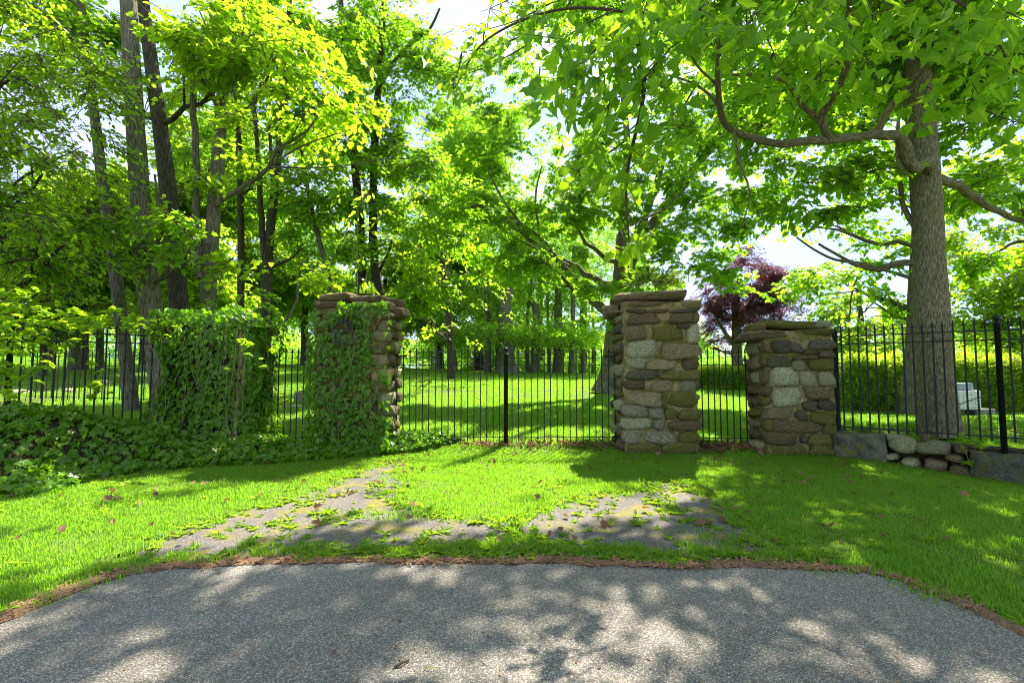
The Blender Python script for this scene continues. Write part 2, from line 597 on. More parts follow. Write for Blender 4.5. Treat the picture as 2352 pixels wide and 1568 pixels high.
# ---- leaf shapes: right half outline, leaf length 1 along +y, flat in xy
HALF = {
    'maple': [(0.0, 0.0), (0.28, -0.03), (0.32, 0.12), (0.53, 0.29), (0.32, 0.42), (0.32, 0.68), (0.15, 0.70), (0.0, 0.97)],
    'ivy': [(0.0, 0.0), (0.33, -0.12), (0.30, 0.12), (0.52, 0.34), (0.20, 0.46), (0.0, 1.0)],
    'oval': [(0.0, 0.0), (0.24, 0.18), (0.30, 0.5), (0.14, 0.82), (0.0, 1.0)],
    'leaflet': [(0.0, 0.0), (0.10, 0.25), (0.19, 0.62), (0.12, 0.88), (0.0, 1.0)],
    'quad': [(0.0, 0.0), (0.33, 0.45), (0.0, 1.0)],
    'lance': [(0.0, 0.0), (0.10, 0.2), (0.11, 0.55), (0.0, 1.0)],
}
def add_leaf(mb, kind, base, yaw, pitch, roll, size, fold=0.25, curl=0.15):
    m = Matrix.Translation(Vector(base)) @ Euler((pitch, roll, yaw), 'YXZ').to_matrix().to_4x4() if False else \
        Matrix.Translation(Vector(base)) @ Matrix.Rotation(yaw, 4, 'Z') @ Matrix.Rotation(pitch, 4, 'X') @ Matrix.Rotation(roll, 4, 'Y')
    h = HALF[kind]
    def pt(x, y):
        return m @ Vector((x * size, y * size, (abs(x) * fold - curl * y * y) * size))
    r = [pt(x, y) for x, y in h]
    l = [pt(-x, y) for x, y in h[1:-1]]
    n = len(h)
    v = r + l
    fr = tuple(range(n))
    fl = (0, n - 1) + tuple(range(2 * n - 3, n - 1, -1))
    mb.add(v, [fr, fl])

def spray(kind, n, size, length, seed, droop=0.3, mat=None, palm=0, twig=True):
    rs = random.Random(seed)
    mb = MB()
    tw = MB()
    pts = []
    for i in range(n):
        t = (i + 0.6) / n
        sgn = 1 if i % 2 else -1
        off = rs.uniform(0.25, 1.0) * 0.36 * length * (1 - 0.5 * t)
        p = (sgn * off, t * length, -droop * length * t * t + rs.uniform(-0.10, 0.10) * length)
        s = size * rs.uniform(0.7, 1.2)
        yaw = -sgn * rs.uniform(0.2, 1.3) + rs.uniform(-0.3, 0.3)
        if palm:
            for k in range(palm):
                add_leaf(mb, kind, p, yaw + (k - (palm - 1) / 2) * (4.6 / palm), rs.uniform(-0.75, -0.25), rs.uniform(-0.3, 0.3), s * (1 - 0.25 * abs(k - (palm - 1) / 2) / palm * 2), 0.2, 0.2)
        else:
            add_leaf(mb, kind, p, yaw, rs.uniform(-0.8, 0.15), rs.uniform(-0.5, 0.5), s, rs.uniform(0.1, 0.4), rs.uniform(0.05, 0.3))
        pts.append(p)
    me = mb.mesh('spray')
    me.materials.append(mat)
    if twig:
        b = len(me.vertices)
        vs_, fs_ = list(mb.v), list(mb.f)
        nf = len(fs_)
        def bar(a, c, r):
            a, c = Vector(a), Vector(c)
            dd = (c - a).normalized()
            s1 = dd.orthogonal().normalized()
            s2 = dd.cross(s1)
            k = len(vs_)
            for q in (a, c):
                for j in range(3):
                    an = j * 2.094
                    vs_.append(tuple(q + s1 * r * math.cos(an) + s2 * r * math.sin(an)))
            for j in range(3):
                fs_.append((k + j, k + (j + 1) % 3, k + 3 + (j + 1) % 3, k + 3 + j))
        prev = (0, -0.05, 0)
        for i in range(4):
            t = (i + 1) / 4
            q = (0, t * length, -droop * length * t * t)
            bar(prev, q, 0.006)
            prev = q
        for p in pts:
            t = max(0.0, p[1] / length - 0.15)
            bar((0, t * length, -droop * length * t * t), p, 0.003)
        me2 = bpy.data.meshes.new('spray')
        me2.from_pydata(vs_, [], fs_)
        me2.materials.append(mat)
        me2.materials.append(M['twig'])
        mi = np.zeros(len(fs_), np.int32)
        mi[nf:] = 1
        me2.polygons.foreach_set('material_index', mi)
        return me2
    return me

def make_sprays(key, kind, n, size, length, mat, variants=3, **kw):
    ks = []
    for i in range(variants):
        k = '%s_%d' % (key, i)
        source(k, spray(kind, n, size, length, 100 + i * 7 + len(_src_cache), mat=mat, **kw))
        ks.append(k)
    return ks
K = {}
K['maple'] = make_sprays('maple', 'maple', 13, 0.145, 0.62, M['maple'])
K['maple_lit'] = make_sprays('maple_lit', 'maple', 13, 0.145, 0.62, M['maple_lit'])
K['dark'] = make_sprays('dark', 'oval', 18, 0.11, 0.62, M['dark'])
K['chest'] = make_sprays('chest', 'leaflet', 5, 0.19, 0.60, M['chest'], palm=6, droop=0.4)
K['small'] = make_sprays('small', 'maple', 15, 0.125, 0.7, M['maple'])
K['far'] = make_sprays('far', 'quad', 26, 0.15, 1.1, M['far'], twig=False)
K['purple'] = make_sprays('purple', 'quad', 24, 0.12, 0.9, M['purple'])
K['hedge'] = make_sprays('hedge', 'quad', 22, 0.05, 0.25, M['hedge'], twig=False, droop=0.0)

# ------------------------------------------------------------------ sunlit patches: gaps in the crowns stand between them and the sun
LIT = [GL(p) for p in (
    [(880, 1035), (1010, 1012), (1310, 1010), (1302, 1105), (1230, 1170), (1120, 1185), (930, 1165)],
    [(1560, 1085), (1650, 1110), (1640, 1150), (1580, 1150)],
    [(1130, 1150), (1400, 1130), (1560, 1180), (1420, 1230), (1180, 1250)],
    [(300, 1190), (620, 1115), (830, 1075), (860, 1090), (640, 1160), (420, 1250), (60, 1350), (0, 1330), (0, 1290)],
    [(0, 1165), (380, 1098), (300, 1150), (0, 1225)],
    [(860, 864), (1390, 864), (1385, 905), (1100, 908), (860, 902)],
    [(925, 972), (1090, 972), (1060, 998), (925, 998)],
    [(1150, 990), (1380, 985), (1380, 1008), (1150, 1008)],
    [(625, 885), (725, 880), (725, 925), (625, 930)],
    [(0, 838), (300, 838), (300, 850), (0, 852)],
    [(950, 1378), (1080, 1338), (1135, 1365), (1020, 1415), (950, 1412)],
    [(1500, 1312), (1630, 1312), (1695, 1385), (1640, 1425), (1560, 1385)],
    [(1385, 1385), (1480, 1370), (1575, 1475), (1610, 1568), (1450, 1568), (1425, 1450)],
    [(1680, 1490), (1850, 1500), (1930, 1560), (1700, 1568)],
    [(1810, 1255), (1950, 1275), (1990, 1320), (1880, 1310)],
    [(2230, 1250), (2352, 1270), (2352, 1330), (2290, 1310)],
    [(0, 1040), (190, 1055), (195, 1110), (0, 1150)],
    [(560, 1035), (900, 1015), (1060, 1010), (860, 1055), (560, 1068)],
    [(1640, 880), (1740, 880), (1740, 920), (1640, 915)],
    [(1930, 925), (2090, 925), (2090, 985), (1930, 975)],
    [(2240, 950), (2352, 950), (2352, 1000), (2240, 1000)],
)]
def sun_keep(P, soft=0.25, strength=0.95, tip=None):
    """Leaf sprays standing in the way of the sun above a lit patch are dropped: the canopy has its openings there."""
    P = np.asarray(P, float)
    if tip is not None:
        return sun_keep(P, soft, strength) & sun_keep(P + tip * 0.3, soft, strength) & sun_keep(P + tip * 0.65, soft, strength)
    keep = np.ones(len(P), bool)
    for it in range(3):
        z0 = 0.0 if it == 0 else Q[:, 2]
        t = (P[:, 2] - z0) / SUNV[2]
        Q = P - SUNV[None, :] * t[:, None]
        Q[:, 2] = gz(Q[:, 0], Q[:, 1])
    Q[:, :2] += rng.normal(0, soft, (len(P), 2)) * 0.6
    hit = np.zeros(len(P), bool)
    for poly in LIT:
        hit |= inpoly(Q, poly)
    keep &= ~(hit & (rng.random(len(P)) < strength))
    return keep

# ------------------------------------------------------------------ ground, road, old driveway
def grid_axis(segs):
    a = []
    for lo, hi, st in segs:
        a.extend(np.arange(lo, hi, st))
    a.append(segs[-1][1])
    return np.array(a)
gx = grid_axis([(-420, -60, 40), (-60, -20, 2.5), (-20, 20, 0.4), (20, 60, 2.5), (60, 420, 40)])
gy = grid_axis([(-120, -20, 20), (-20, 0, 1.0), (0, 14, 0.35), (14, 42, 1.0), (42, 80, 4), (80, 620, 60)])
X, Y = np.meshgrid(gx, gy)
Z = gz(X, Y)
nv = len(gx)
verts = np.stack([X.ravel(), Y.ravel(), Z.ravel()], 1)
faces = [(j * nv + i, j * nv + i + 1, (j + 1) * nv + i + 1, (j + 1) * nv + i) for j in range(len(gy) - 1) for i in range(nv - 1)]
me = bpy.data.meshes.new('ground')
me.from_pydata(verts.tolist(), [], faces)
me.polygons.foreach_set('use_smooth', [True] * len(faces))
o = link('ground', me, None, M['ground'])
tag(o, kind='structure')

ROAD_PX = [(0, 1432), (60, 1408), (120, 1382), (200, 1352), (330, 1316), (480, 1302), (640, 1297), (900, 1293), (1200, 1297), (1500, 1302), (1750, 1306), (1950, 1313), (2060, 1335), (2150, 1368), (2250, 1412), (2352, 1462)]
edge = GL(ROAD_PX)
L0, L1 = edge[0], edge[-1]
edge = np.vstack([[(-13, -2.5), (-9.0, 0.0), (-6.5, 1.15), (-4.9, 1.85), (-3.9, 2.27), (-3.25, 2.53)], edge, [(3.0, 2.38), (3.6, 2.1), (4.6, 1.6), (6.4, 0.8), (9.0, -0.5), (13, -2.5)]])
ed2, _ = smooth_path(np.c_[edge, np.zeros(len(edge))], np.zeros(len(edge)), 0.05)
wig = np.array([noise.fractal(Vector((p[0] * 2.2, p[1] * 2.2, 3.0)), 1.0, 2.0, 4) for p in ed2])
wig2 = np.array([noise.fractal(Vector((p[0] * 11, p[1] * 11, 8.0)), 0.8, 2.0, 3) for p in ed2])
ed2[:, 1] += wig * 0.045 + wig2 * 0.016
EDGE = ed2[:, :2]
EDGE = EDGE[np.concatenate([[True], np.diff(np.maximum.accumulate(EDGE[:, 0])) > 1e-4])]
def strip_mesh(name, poly, z, mat, kind='structure', thick=0.0):
    me = bpy.data.meshes.new(name)
    v = [(p[0], p[1], float(gz(p[0], p[1])) + z) for p in poly]
    me.from_pydata(v, [], [tuple(range(len(v)))])
    o = link(name, me, None, mat)
    if kind: o['kind'] = kind
    return o
road_poly = np.vstack([EDGE, [(13, -18), (-13, -18)]])
mb = MB()
n = len(EDGE)
v = [(p[0], p[1], 0.012) for p in EDGE] + [(p[0] * 1.0, -18.0, 0.012) for p in EDGE] + [(p[0], p[1] + 0.012, -0.02) for p in EDGE]
f = [(n + i, n + i + 1, i + 1, i) for i in range(n - 1)] + [(i, i + 1, 2 * n + i + 1, 2 * n + i) for i in range(n - 1)]
mb.add(v, f)
o = mb.build('road', M['asphalt'])
tag(o, kind='structure')

def wavy(px, amp=0.06, step=0.06, freq=2.5):
    p = GL(px)
    p = np.vstack([p, p[:1]])
    q, _ = smooth_path(np.c_[p, np.zeros(len(p))], np.zeros(len(p)), step)
    q = q[:-1]
    for i, a in enumerate(q):
        q[i, 0] += amp * noise.fractal(Vector((a[0] * freq, a[1] * freq, 0.3)), 1.0, 2.0, 4)
        q[i, 1] += amp * noise.fractal(Vector((a[0] * freq, a[1] * freq, 7.3)), 1.0, 2.0, 4)
    return q[:, :2]
AP1 = wavy([(880, 1062), (930, 1058), (925, 1110), (905, 1150), (1010, 1190), (1190, 1205), (1170, 1252), (930, 1272), (760, 1285), (560, 1287), (400, 1290), (300, 1282), (440, 1215), (640, 1155), (780, 1105)])
AP2 = wavy([(1180, 1195), (1330, 1150), (1450, 1130), (1500, 1108), (1560, 1105), (1640, 1150), (1720, 1215), (1800, 1284), (1680, 1294), (1560, 1290), (1400, 1270), (1220, 1262), (1150, 1245)])
def poly_fan(name, poly, z, mat):
    import bmesh
    bm = bmesh.new()
    vs_ = [bm.verts.new((p[0], p[1], float(gz(p[0], p[1])) + z)) for p in poly]
    fc = bm.faces.new(vs_)
    bm.normal_update()
    if fc.normal.z < 0: fc.normal_flip()
    bmesh.ops.triangulate(bm, faces=[fc])
    me = bpy.data.meshes.new(name)
    bm.to_mesh(me)
    bm.free()
    o = link(name, me, None, mat)
    o['kind'] = 'structure'
    return o
poly_fan('old_driveway', AP1, 0.007, M['apron'])
poly_fan('old_driveway', AP2, 0.007, M['apron'])
# mulch strip along the road edge
pr = EDGE[(EDGE[:, 0] > -6) & (EDGE[:, 0] < 6)]
wd = np.array([0.09 + 0.13 * noise.noise(Vector((p[0] * 1.4, 1.0, 0))) + 0.16 * max(0, (-p[0] - 1.5)) / 2 for p in pr])
wd = np.clip(wd, 0.03, 0.5)
nrm_ = np.gradient(pr, axis=0)
nrm_ = np.c_[-nrm_[:, 1], nrm_[:, 0]]
nrm_ /= np.linalg.norm(nrm_, axis=1)[:, None]
nrm_[nrm_[:, 1] < 0] *= -1
MULCH = np.vstack([pr - nrm_ * .03, (pr + nrm_ * wd[:, None])[::-1]])
mb = MB()
v, f = [], []
for i in range(len(pr)):
    for t_, z_ in ((-.03, .016), (.0, .024), (.45, .028), (1.0, .004)):
        q_ = pr[i] + nrm_[i] * (wd[i] * t_ if t_ > 0 else t_)
        v.append((q_[0], q_[1], float(gz(*q_)) + z_ + .006 * noise.noise(Vector((q_[0] * 9, q_[1] * 9, 0)))))
for i in range(len(pr) - 1):
    for j in range(3):
        f.append((i * 4 + j, (i + 1) * 4 + j, (i + 1) * 4 + j + 1, i * 4 + j + 1))
mb.add(v, f, smooth=True)
o = mb.build('mulch_strip', M['mulch'])
tag(o, kind='structure')
# pale road far away on the left
pa = [W(300, 826, 46), W(830, 838, 46)]
strip = MB()
a0, a1 = np.array([-42, 44.5]), np.array([-14, 44.5])
v = [(a0[0], 44, float(gz(a0[0], 44)) + 0.02), (a1[0], 44, float(gz(a1[0], 44)) + 0.02), (a1[0], 49, float(gz(a1[0], 49)) + 0.02), (a0[0], 49, float(gz(a0[0], 49)) + 0.02)]
strip.add(v, [(0, 1, 2, 3)])
o = strip.build('far_road', M['pale'])
tag(o, kind='structure')

# ------------------------------------------------------------------ stones
def rock_mesh(seed, sub=3, rough=0.16, boxy=0.0):
    import bmesh
    bm = bmesh.new()
    bmesh.ops.create_icosphere(bm, subdivisions=sub, radius=1.0)
    rs = random.Random(seed * 13 + 1)
    planes = []
    for ax in range(3):
        for sg in (-1, 1):
            n_ = Vector([sg if i == ax else rs.uniform(-.22, .22) for i in range(3)]).normalized()
            planes.append((n_, (0.80 if boxy > .5 else 0.9) * rs.uniform(.9, 1.08)))
    for i in range(9 if boxy < .6 else 5):
        n_ = Vector((rs.gauss(0, 1), rs.gauss(0, 1), rs.gauss(0, 1))).normalized()
        planes.append((n_, rs.uniform(.84, 1.02) + boxy * .12))
    kk = 9.0 if boxy < .3 else 14.0
    for v in bm.verts:
        q = v.co.normalized()
        acc = 0.0
        for n_, h_ in planes:
            dq = q.dot(n_)
            if dq > 1e-3:
                acc += (dq / h_) ** kk
        r_ = acc ** (-1 / kk)
        d = noise.fractal(q * 1.6 + Vector((seed * 3.7, seed, 0)), 0.9, 2.1, 4)
        d2 = noise.fractal(q * 4.5 + Vector((seed, seed * 2.1, 4)), 0.8, 2.1, 4)
        v.co = q * r_ * (1 + rough * .55 * d + rough * .30 * d2)
    bmx = max(abs(c) for v in bm.verts for c in v.co)
    sx = max(abs(v.co.x) for v in bm.verts)
    sy = max(abs(v.co.y) for v in bm.verts)
    sz = max(abs(v.co.z) for v in bm.verts)
    for v in bm.verts:
        v.co.x /= sx
        v.co.y /= sy
        v.co.z /= sz
    for f in bm.faces:
        f.smooth = True
    me = bpy.data.meshes.new('stone')
    bm.to_mesh(me)
    bm.free()
    return me
_rocks = {}
def rock(mk, boxy):
    key = (mk, round(boxy, 1), random.randrange(5))
    if key not in _rocks:
        me = rock_mesh(len(_rocks) + 1, 3, 0.15 if boxy < 0.5 else 0.11, boxy)
        me.materials.append(M[mk])
        _rocks[key] = me
    return _rocks[key]
def put_stone(name, c, half, mk, parent, boxy=0.3, rz=0.0, tilt=0.0):
    o = link(name, rock(mk, boxy), parent)
    o.matrix_parent_inverse = Matrix()
    o.location = Vector(c) - Vector(parent.location)
    o.scale = half
    o.rotation_euler = (random.uniform(-0.04, 0.04), tilt + random.uniform(-0.06, 0.06), rz)
    return o

def courses(z0, z1, w, seed):
    """random rubble courses of a face of width w between two heights: rectangles (u0, u1, z0, z1)"""
    rs = random.Random(seed)
    out = []
    z = z0
    while z < z1 - 0.06:
        h = min(rs.uniform(0.15, 0.26), z1 - z)
        u = 0.0
        while u < w - 0.05:
            l = rs.uniform(0.24, 0.5)
            if w - u - l < 0.16: l = w - u
            l = min(l, w - u)
            out.append((u, u + l, z + rs.uniform(0, 0.02), z + h - rs.uniform(0, 0.02)))
            u += l
        z += h
    return out

def pier(x0, x1, yf, dep, ztop, label, front, caps, sides='LRB', zoom=None, seed=1, group='rubble stone gate piers'):
    """x0..x1 front face, yf front plane; front and caps: stone boxes read off the picture, mapped on to the face plane"""
    p = empty('stone_pier', ((x0 + x1) / 2, yf + dep / 2, 0), label, 'pier', group)
    ox, oy, sc = zoom
    core = MB()
    # mortar body with slightly uneven faces
    nx, nz = 10, 22
    ins = 0.040
    prof = []
    ring = []
    for k in range(nx): ring.append((x0 + ins + (x1 - x0 - 2 * ins) * k / nx, yf + ins))
    for k in range(nx): ring.append((x1 - ins, yf + ins + (dep - 2 * ins) * k / nx))
    for k in range(nx): ring.append((x1 - ins - (x1 - x0 - 2 * ins) * k / nx, yf + dep - ins))
    for k in range(nx): ring.append((x0 + ins, yf + dep - ins - (dep - 2 * ins) * k / nx))
    zs = np.linspace(-0.15, ztop - 0.22, nz)
    cxm, cym = (x0 + x1) / 2, yf + dep / 2
    v, f = [], []
    for z in zs:
        for (x, y) in ring:
            d = 0.022 * noise.fractal(Vector((x * 5, y * 5, z * 5)), 0.9, 2, 3)
            dx, dy = x - cxm, y - cym
            l = math.hypot(dx, dy)
            v.append((x + dx / l * d, y + dy / l * d, z))
    m = len(ring)
    for i in range(nz - 1):
        for k in range(m):
            f.append((i * m + k, i * m + (k + 1) % m, (i + 1) * m + (k + 1) % m, (i + 1) * m + k))
    f.append(tuple(range((nz - 1) * m, nz * m)))
    core.add(v, f, smooth=True)
    core.build('mortar', M['mortar'], p)
    def zpt(zx, zy, yy):
        px, py = (ox + zx / sc) * 0.57422, (oy + zy / sc) * 0.57422
        return W(px, py, yy)
    zcap = 1e9
    for bx in front:
        a, b = zpt(bx[0], bx[1], yf), zpt(bx[2], bx[3], yf)
        c = ((a[0] + b[0]) / 2, yf + 0.075 + random.uniform(-0.015, 0.02), (a[2] + b[2]) / 2)
        hx, hz = abs(b[0] - a[0]) / 2 * 1.10, abs(a[2] - b[2]) / 2 * 1.13
        asp = hx / max(hz, 1e-3)
        put_stone('stone', c, (hx, 0.125, hz), 's_' + bx[4], p, bx[5] if len(bx) > 5 else (0.55 if asp > 2 else 0.35))
    for bx in caps:
        yy = yf + bx[5]
        a, b = zpt(bx[0], bx[1], yy), zpt(bx[2], bx[3], yy)
        hd = bx[6]
        put_stone('cap_stone', ((a[0] + b[0]) / 2, yy + hd, (a[2] + b[2]) / 2), (abs(b[0] - a[0]) / 2 * 1.05, hd, abs(a[2] - b[2]) / 2 * 1.08), 's_' + bx[4], p, 0.9)
    mats = ['s_g', 's_t', 's_b', 's_m', 's_b', 's_g', 's_d']
    zt = ztop - 0.33
    rs = random.Random(seed)
    if 'F' in sides:
        for (u0, u1, a, b) in courses(0.0, zt, x1 - x0, seed + 9):
            put_stone('stone', (x0 + (u0 + u1) / 2, yf + 0.07, (a + b) / 2), ((u1 - u0) / 2, 0.12, (b - a) / 2), rs.choice(mats), p, 0.45)
    for s, on in (('L', 'L' in sides), ('R', 'R' in sides)):
        if not on: continue
        for (u0, u1, a, b) in courses(0.0, zt, dep - 0.10, seed + (3 if s == 'L' else 5)):
            xx = x0 + 0.06 if s == 'L' else x1 - 0.06
            put_stone('stone', (xx + rs.uniform(-0.02, 0.02), yf + 0.10 + (u0 + u1) / 2, (a + b) / 2), (0.125, (u1 - u0) / 2, (b - a) / 2), rs.choice(mats), p, 0.4)
    for (u0, u1, a, b) in courses(0.0, zt, x1 - x0, seed + 7):
        put_stone('stone', (x0 + (u0 + u1) / 2, yf + dep - 0.07, (a + b) / 2), ((u1 - u0) / 2, 0.12, (b - a) / 2), rs.choice(mats), p, 0.4)
    # slabs along the sides and the back of the cap
    return p

Z4 = (2350, 1050, 1.845)
Z2 = (1050, 1050, 1.96)
P2_front = [
    (283, 336, 430, 374, 'b'), (430, 342, 610, 374, 'b'), (610, 338, 830, 368, 'd'),
    (283, 372, 532, 462, 'b', .6), (600, 372, 772, 452, 'b'), (770, 366, 834, 450, 'b'),
    (270, 465, 437, 572, 't', .9), (470, 480, 705, 578, 'm'), (665, 452, 762, 490, 'd', .8), (738, 452, 834, 592, 'g', .3),
    (283, 573, 524, 702, 'g', .3), (553, 590, 840, 712, 't', .7),
    (278, 693, 434, 788, 'g', .4), (438, 713, 667, 792, 't', .7), (688, 710, 834, 788, 'b', .5),
    (280, 792, 528, 860, 'd', .6), (548, 796, 827, 872, 'm', .7),
    (266, 866, 447, 944, 'b', .6), (468, 863, 652, 954, 't', .3), (663, 873, 812, 950, 'g', .4),
    (296, 956, 544, 1060, 't', .6), (583, 953, 834, 1072, 'm', .4), (541, 985, 587, 1078, 'm', .3),
    (250, 1048, 452, 1137, 'w', .3), (450, 1058, 572, 1152, 'w', .3), (568, 1083, 672, 1162, 'm', .5), (673, 1083, 832, 1168, 'm', .5),
    (250, 1138, 482, 1228, 'g', .6), (478, 1150, 574, 1242, 'w', .3), (578, 1163, 830, 1243, 'b', .5),
    (256, 1226, 402, 1337, 'w', .2), (398, 1240, 667, 1333, 'w', .6), (663, 1244, 824, 1333, 'm', .5),
    (283, 1333, 543, 1425, 'm', .5), (543, 1328, 830, 1424, 'm', .5)]
P2_caps = [(205, 192, 815, 272, 't', 0.02, 0.46), (245, 268, 706, 338, 'b', -0.06, 0.32), (690, 264, 874, 344, 't', -0.05, 0.26),
           (150, 290, 262, 392, 'b', 0.25, 0.34), (640, 272, 860, 336, 'b', 0.45, 0.27)]
P3_front = [
    (1290, 608, 1366, 664, 'b'), (1360, 572, 1512, 668, 'd', .4), (1488, 583, 1596, 668, 'd', .4), (1626, 560, 1830, 640, 'd', .8),
    (1596, 638, 1712, 684, 'b'), (1514, 683, 1702, 718, 'b', .6), (1702, 653, 1828, 704, 'b', .6),
    (1310, 681, 1498, 780, 'd', .6), (1516, 713, 1628, 803, 'g', .1), (1636, 708, 1828, 798, 'm', .6), (1290, 664, 1330, 770, 'm'),
    (1330, 770, 1578, 914, 'g', .25), (1573, 806, 1692, 914, 'g', .2), (1706, 803, 1828, 908, 'g', .4),
    (1290, 780, 1340, 900, 'b'), (1290, 914, 1368, 988, 'b', .4), (1366, 920, 1592, 1058, 'g', .3), (1604, 913, 1830, 1022, 'b', .6),
    (1588, 1013, 1704, 1093, 'd', .4), (1698, 1008, 1830, 1093, 'd', .4), (1290, 988, 1368, 1052, 'm'),
    (1312, 1053, 1528, 1168, 't', .4), (1530, 1083, 1634, 1166, 'd', .5), (1630, 1093, 1830, 1188, 'm', .6),
    (1300, 1158, 1380, 1236, 'm'), (1362, 1166, 1742, 1262, 'b', .7), (1742, 1184, 1830, 1280, 'm', .5),
    (1305, 1250, 1578, 1354, 'b', .6), (1573, 1268, 1628, 1334, 'd', .3), (1622, 1256, 1830, 1354, 'm', .6),
    (1340, 1345, 1642, 1432, 'm', .5), (1640, 1345, 1826, 1428, 'm', .5)]
P3_caps = [(1222, 440, 1342, 508, 'm', 0.02, 0.25), (1336, 416, 1706, 486, 'm', 0.0, 0.3), (1688, 418, 1826, 486, 'g', 0.02, 0.28),
           (1156, 484, 1570, 572, 'b', -0.08, 0.36), (1556, 484, 1856, 548, 'm', -0.07, 0.36)]
P1_front = [
    (400, 372, 535, 428, 'b', .6), (535, 365, 700, 430, 'b'), (700, 362, 900, 440, 't'), (895, 370, 990, 450, 'b'),
    (403, 468, 525, 555, 'm', .8), (525, 440, 720, 560, 'b'), (720, 450, 900, 540, 'm'), (895, 455, 990, 540, 't'),
    (415, 555, 565, 620, 'b', .6), (565, 560, 760, 640, 't'), (760, 545, 880, 640, 'b'), (875, 540, 1000, 615, 't', .6),
    (405, 625, 540, 720, 'g'), (540, 640, 800, 720, 'm'), (806, 646, 975, 718, 'b', .8),
    (400, 722, 560, 800, 't'), (560, 722, 745, 800, 'm'), (738, 720, 982, 804, 't', .7),
    (400, 805, 600, 910, 'b'), (600, 810, 840, 920, 'm'), (838, 832, 1004, 942, 'o', .4),
    (400, 912, 490, 1000, 'm'), (488, 918, 584, 990, 't'), (590, 925, 780, 1000, 'b'), (778, 930, 984, 1004, 'm', .6),
    (400, 1005, 620, 1100, 'g'), (620, 1005, 900, 1090, 'm'), (900, 1028, 1012, 1122, 'g', .3),
    (400, 1105, 640, 1190, 'm'), (640, 1095, 930, 1190, 'b'), (926, 1118, 1024, 1194, 'g', .4),
    (400, 1195, 700, 1290, 'm'), (700, 1195, 910, 1290, 'b'), (905, 1198, 1000, 1300, 't'),
    (400, 1295, 650, 1390, 'm'), (650, 1295, 1000, 1390, 'b')]
P1_caps = [(404, 228, 690, 302, 't', 0.0, 0.42), (636, 244, 960, 312, 't', 0.0, 0.42), (930, 256, 1082, 348, 'b', 0.4, 0.3),
           (358, 288, 650, 362, 'b', -0.08, 0.3), (664, 294, 838, 358, 't', -0.07, 0.26), (828, 298, 1000, 368, 't', -0.06, 0.26), (985, 328, 1112, 428, 'b', 0.2, 0.34),
           (380, 290, 560, 360, 'b', 0.45, 0.3)]
YF = 8.15
pier2 = pier(1.87, 3.16, YF, 0.90, 2.78, 'tall bare rubble pier with white lichen, right of the wide gate', P2_front, P2_caps, 'LR', Z4, 3)
pier3 = pier(4.20, 5.42, 8.05, 0.66, 2.28, 'low bare rubble pier with mossy cap beside the right fence', P3_front, P3_caps, 'LR', Z4, 21)
pier1 = pier(-3.36, -2.09, YF, 0.90, 2.75, 'tall stone pier half hidden by ivy with a broken lantern on its front', P1_front, P1_caps, 'LR', Z2, 40)
pier4 = pier(-5.62, -4.42, 8.05, 0.70, 2.2, 'low outer pier on the left smothered in ivy', [], [], 'FLR', Z2, 60)
for i in range(4):
    put_stone('cap_stone', (-5.65 + 0.42 * i, 8.25 + 0.2 * (i % 2), 2.08), (0.3, 0.34, 0.09), 's_b', pier4, 0.9)

# ------------------------------------------------------------------ ironwork: pickets with finials, rails, posts
def picket_mesh(h, r=0.0085):
    mb = MB()
    mb.box((-r, -r, 0), (r, r, h))
    return mb.mesh('picket')
def finial_mesh():
    mb = MB()
    mb.lathe([(0.013, 0.0), (0.015, 0.012), (0.010, 0.02), (0.012, 0.05), (0.016, 0.062), (0.010, 0.07), (0.014, 0.085), (0.0015, 0.155)], 6)
    for s in (-1, 1):     # small downward curled leaves of the spear
        pts = [(0, 0, 0.060), (s * 0.018, 0, 0.072), (s * 0.034, 0, 0.066), (s * 0.040, 0, 0.048)]
        q, r = smooth_path(pts, [0.007, 0.006, 0.005, 0.003], 0.008)
        mb.tube(q, r, 5)
    return mb.mesh('finial')
FIN = finial_mesh()
FIN.materials.append(M['iron'])
_pk = {}
def pickets(parent, pts, zb, zt, ang=0.0, r=0.0085):
    h = round(zt - zb, 3)
    if (h, r) not in _pk:
        _pk[h, r] = picket_mesh(h, r)
        _pk[h, r].materials.append(M['iron'])
    for i, (x, y) in enumerate(pts):
        o = bpy.data.objects.new('picket', _pk[h, r])
        C.objects.link(o)
        o.parent = parent
        o.location = Vector((x, y, zb + random.uniform(-0.004, 0.004))) - Vector(parent.location)
        o.rotation_euler = (0, random.uniform(-0.003, 0.003), ang)
        f = bpy.data.objects.new('finial', FIN)
        C.objects.link(f)
        f.parent = o
        f.location = (0, 0, h)
def rail(parent, a, b, w=0.011, h=0.006, mat='iron', name='rail'):
    a, b = Vector(a), Vector(b)
    d = b - a
    mb = MB()
    Mx = Matrix.Translation(a) @ d.to_track_quat('X', 'Z').to_matrix().to_4x4()
    mb.box((0, -w, -h), (d.length, w, h), Mx)
    return mb.build(name, M[mat], parent)

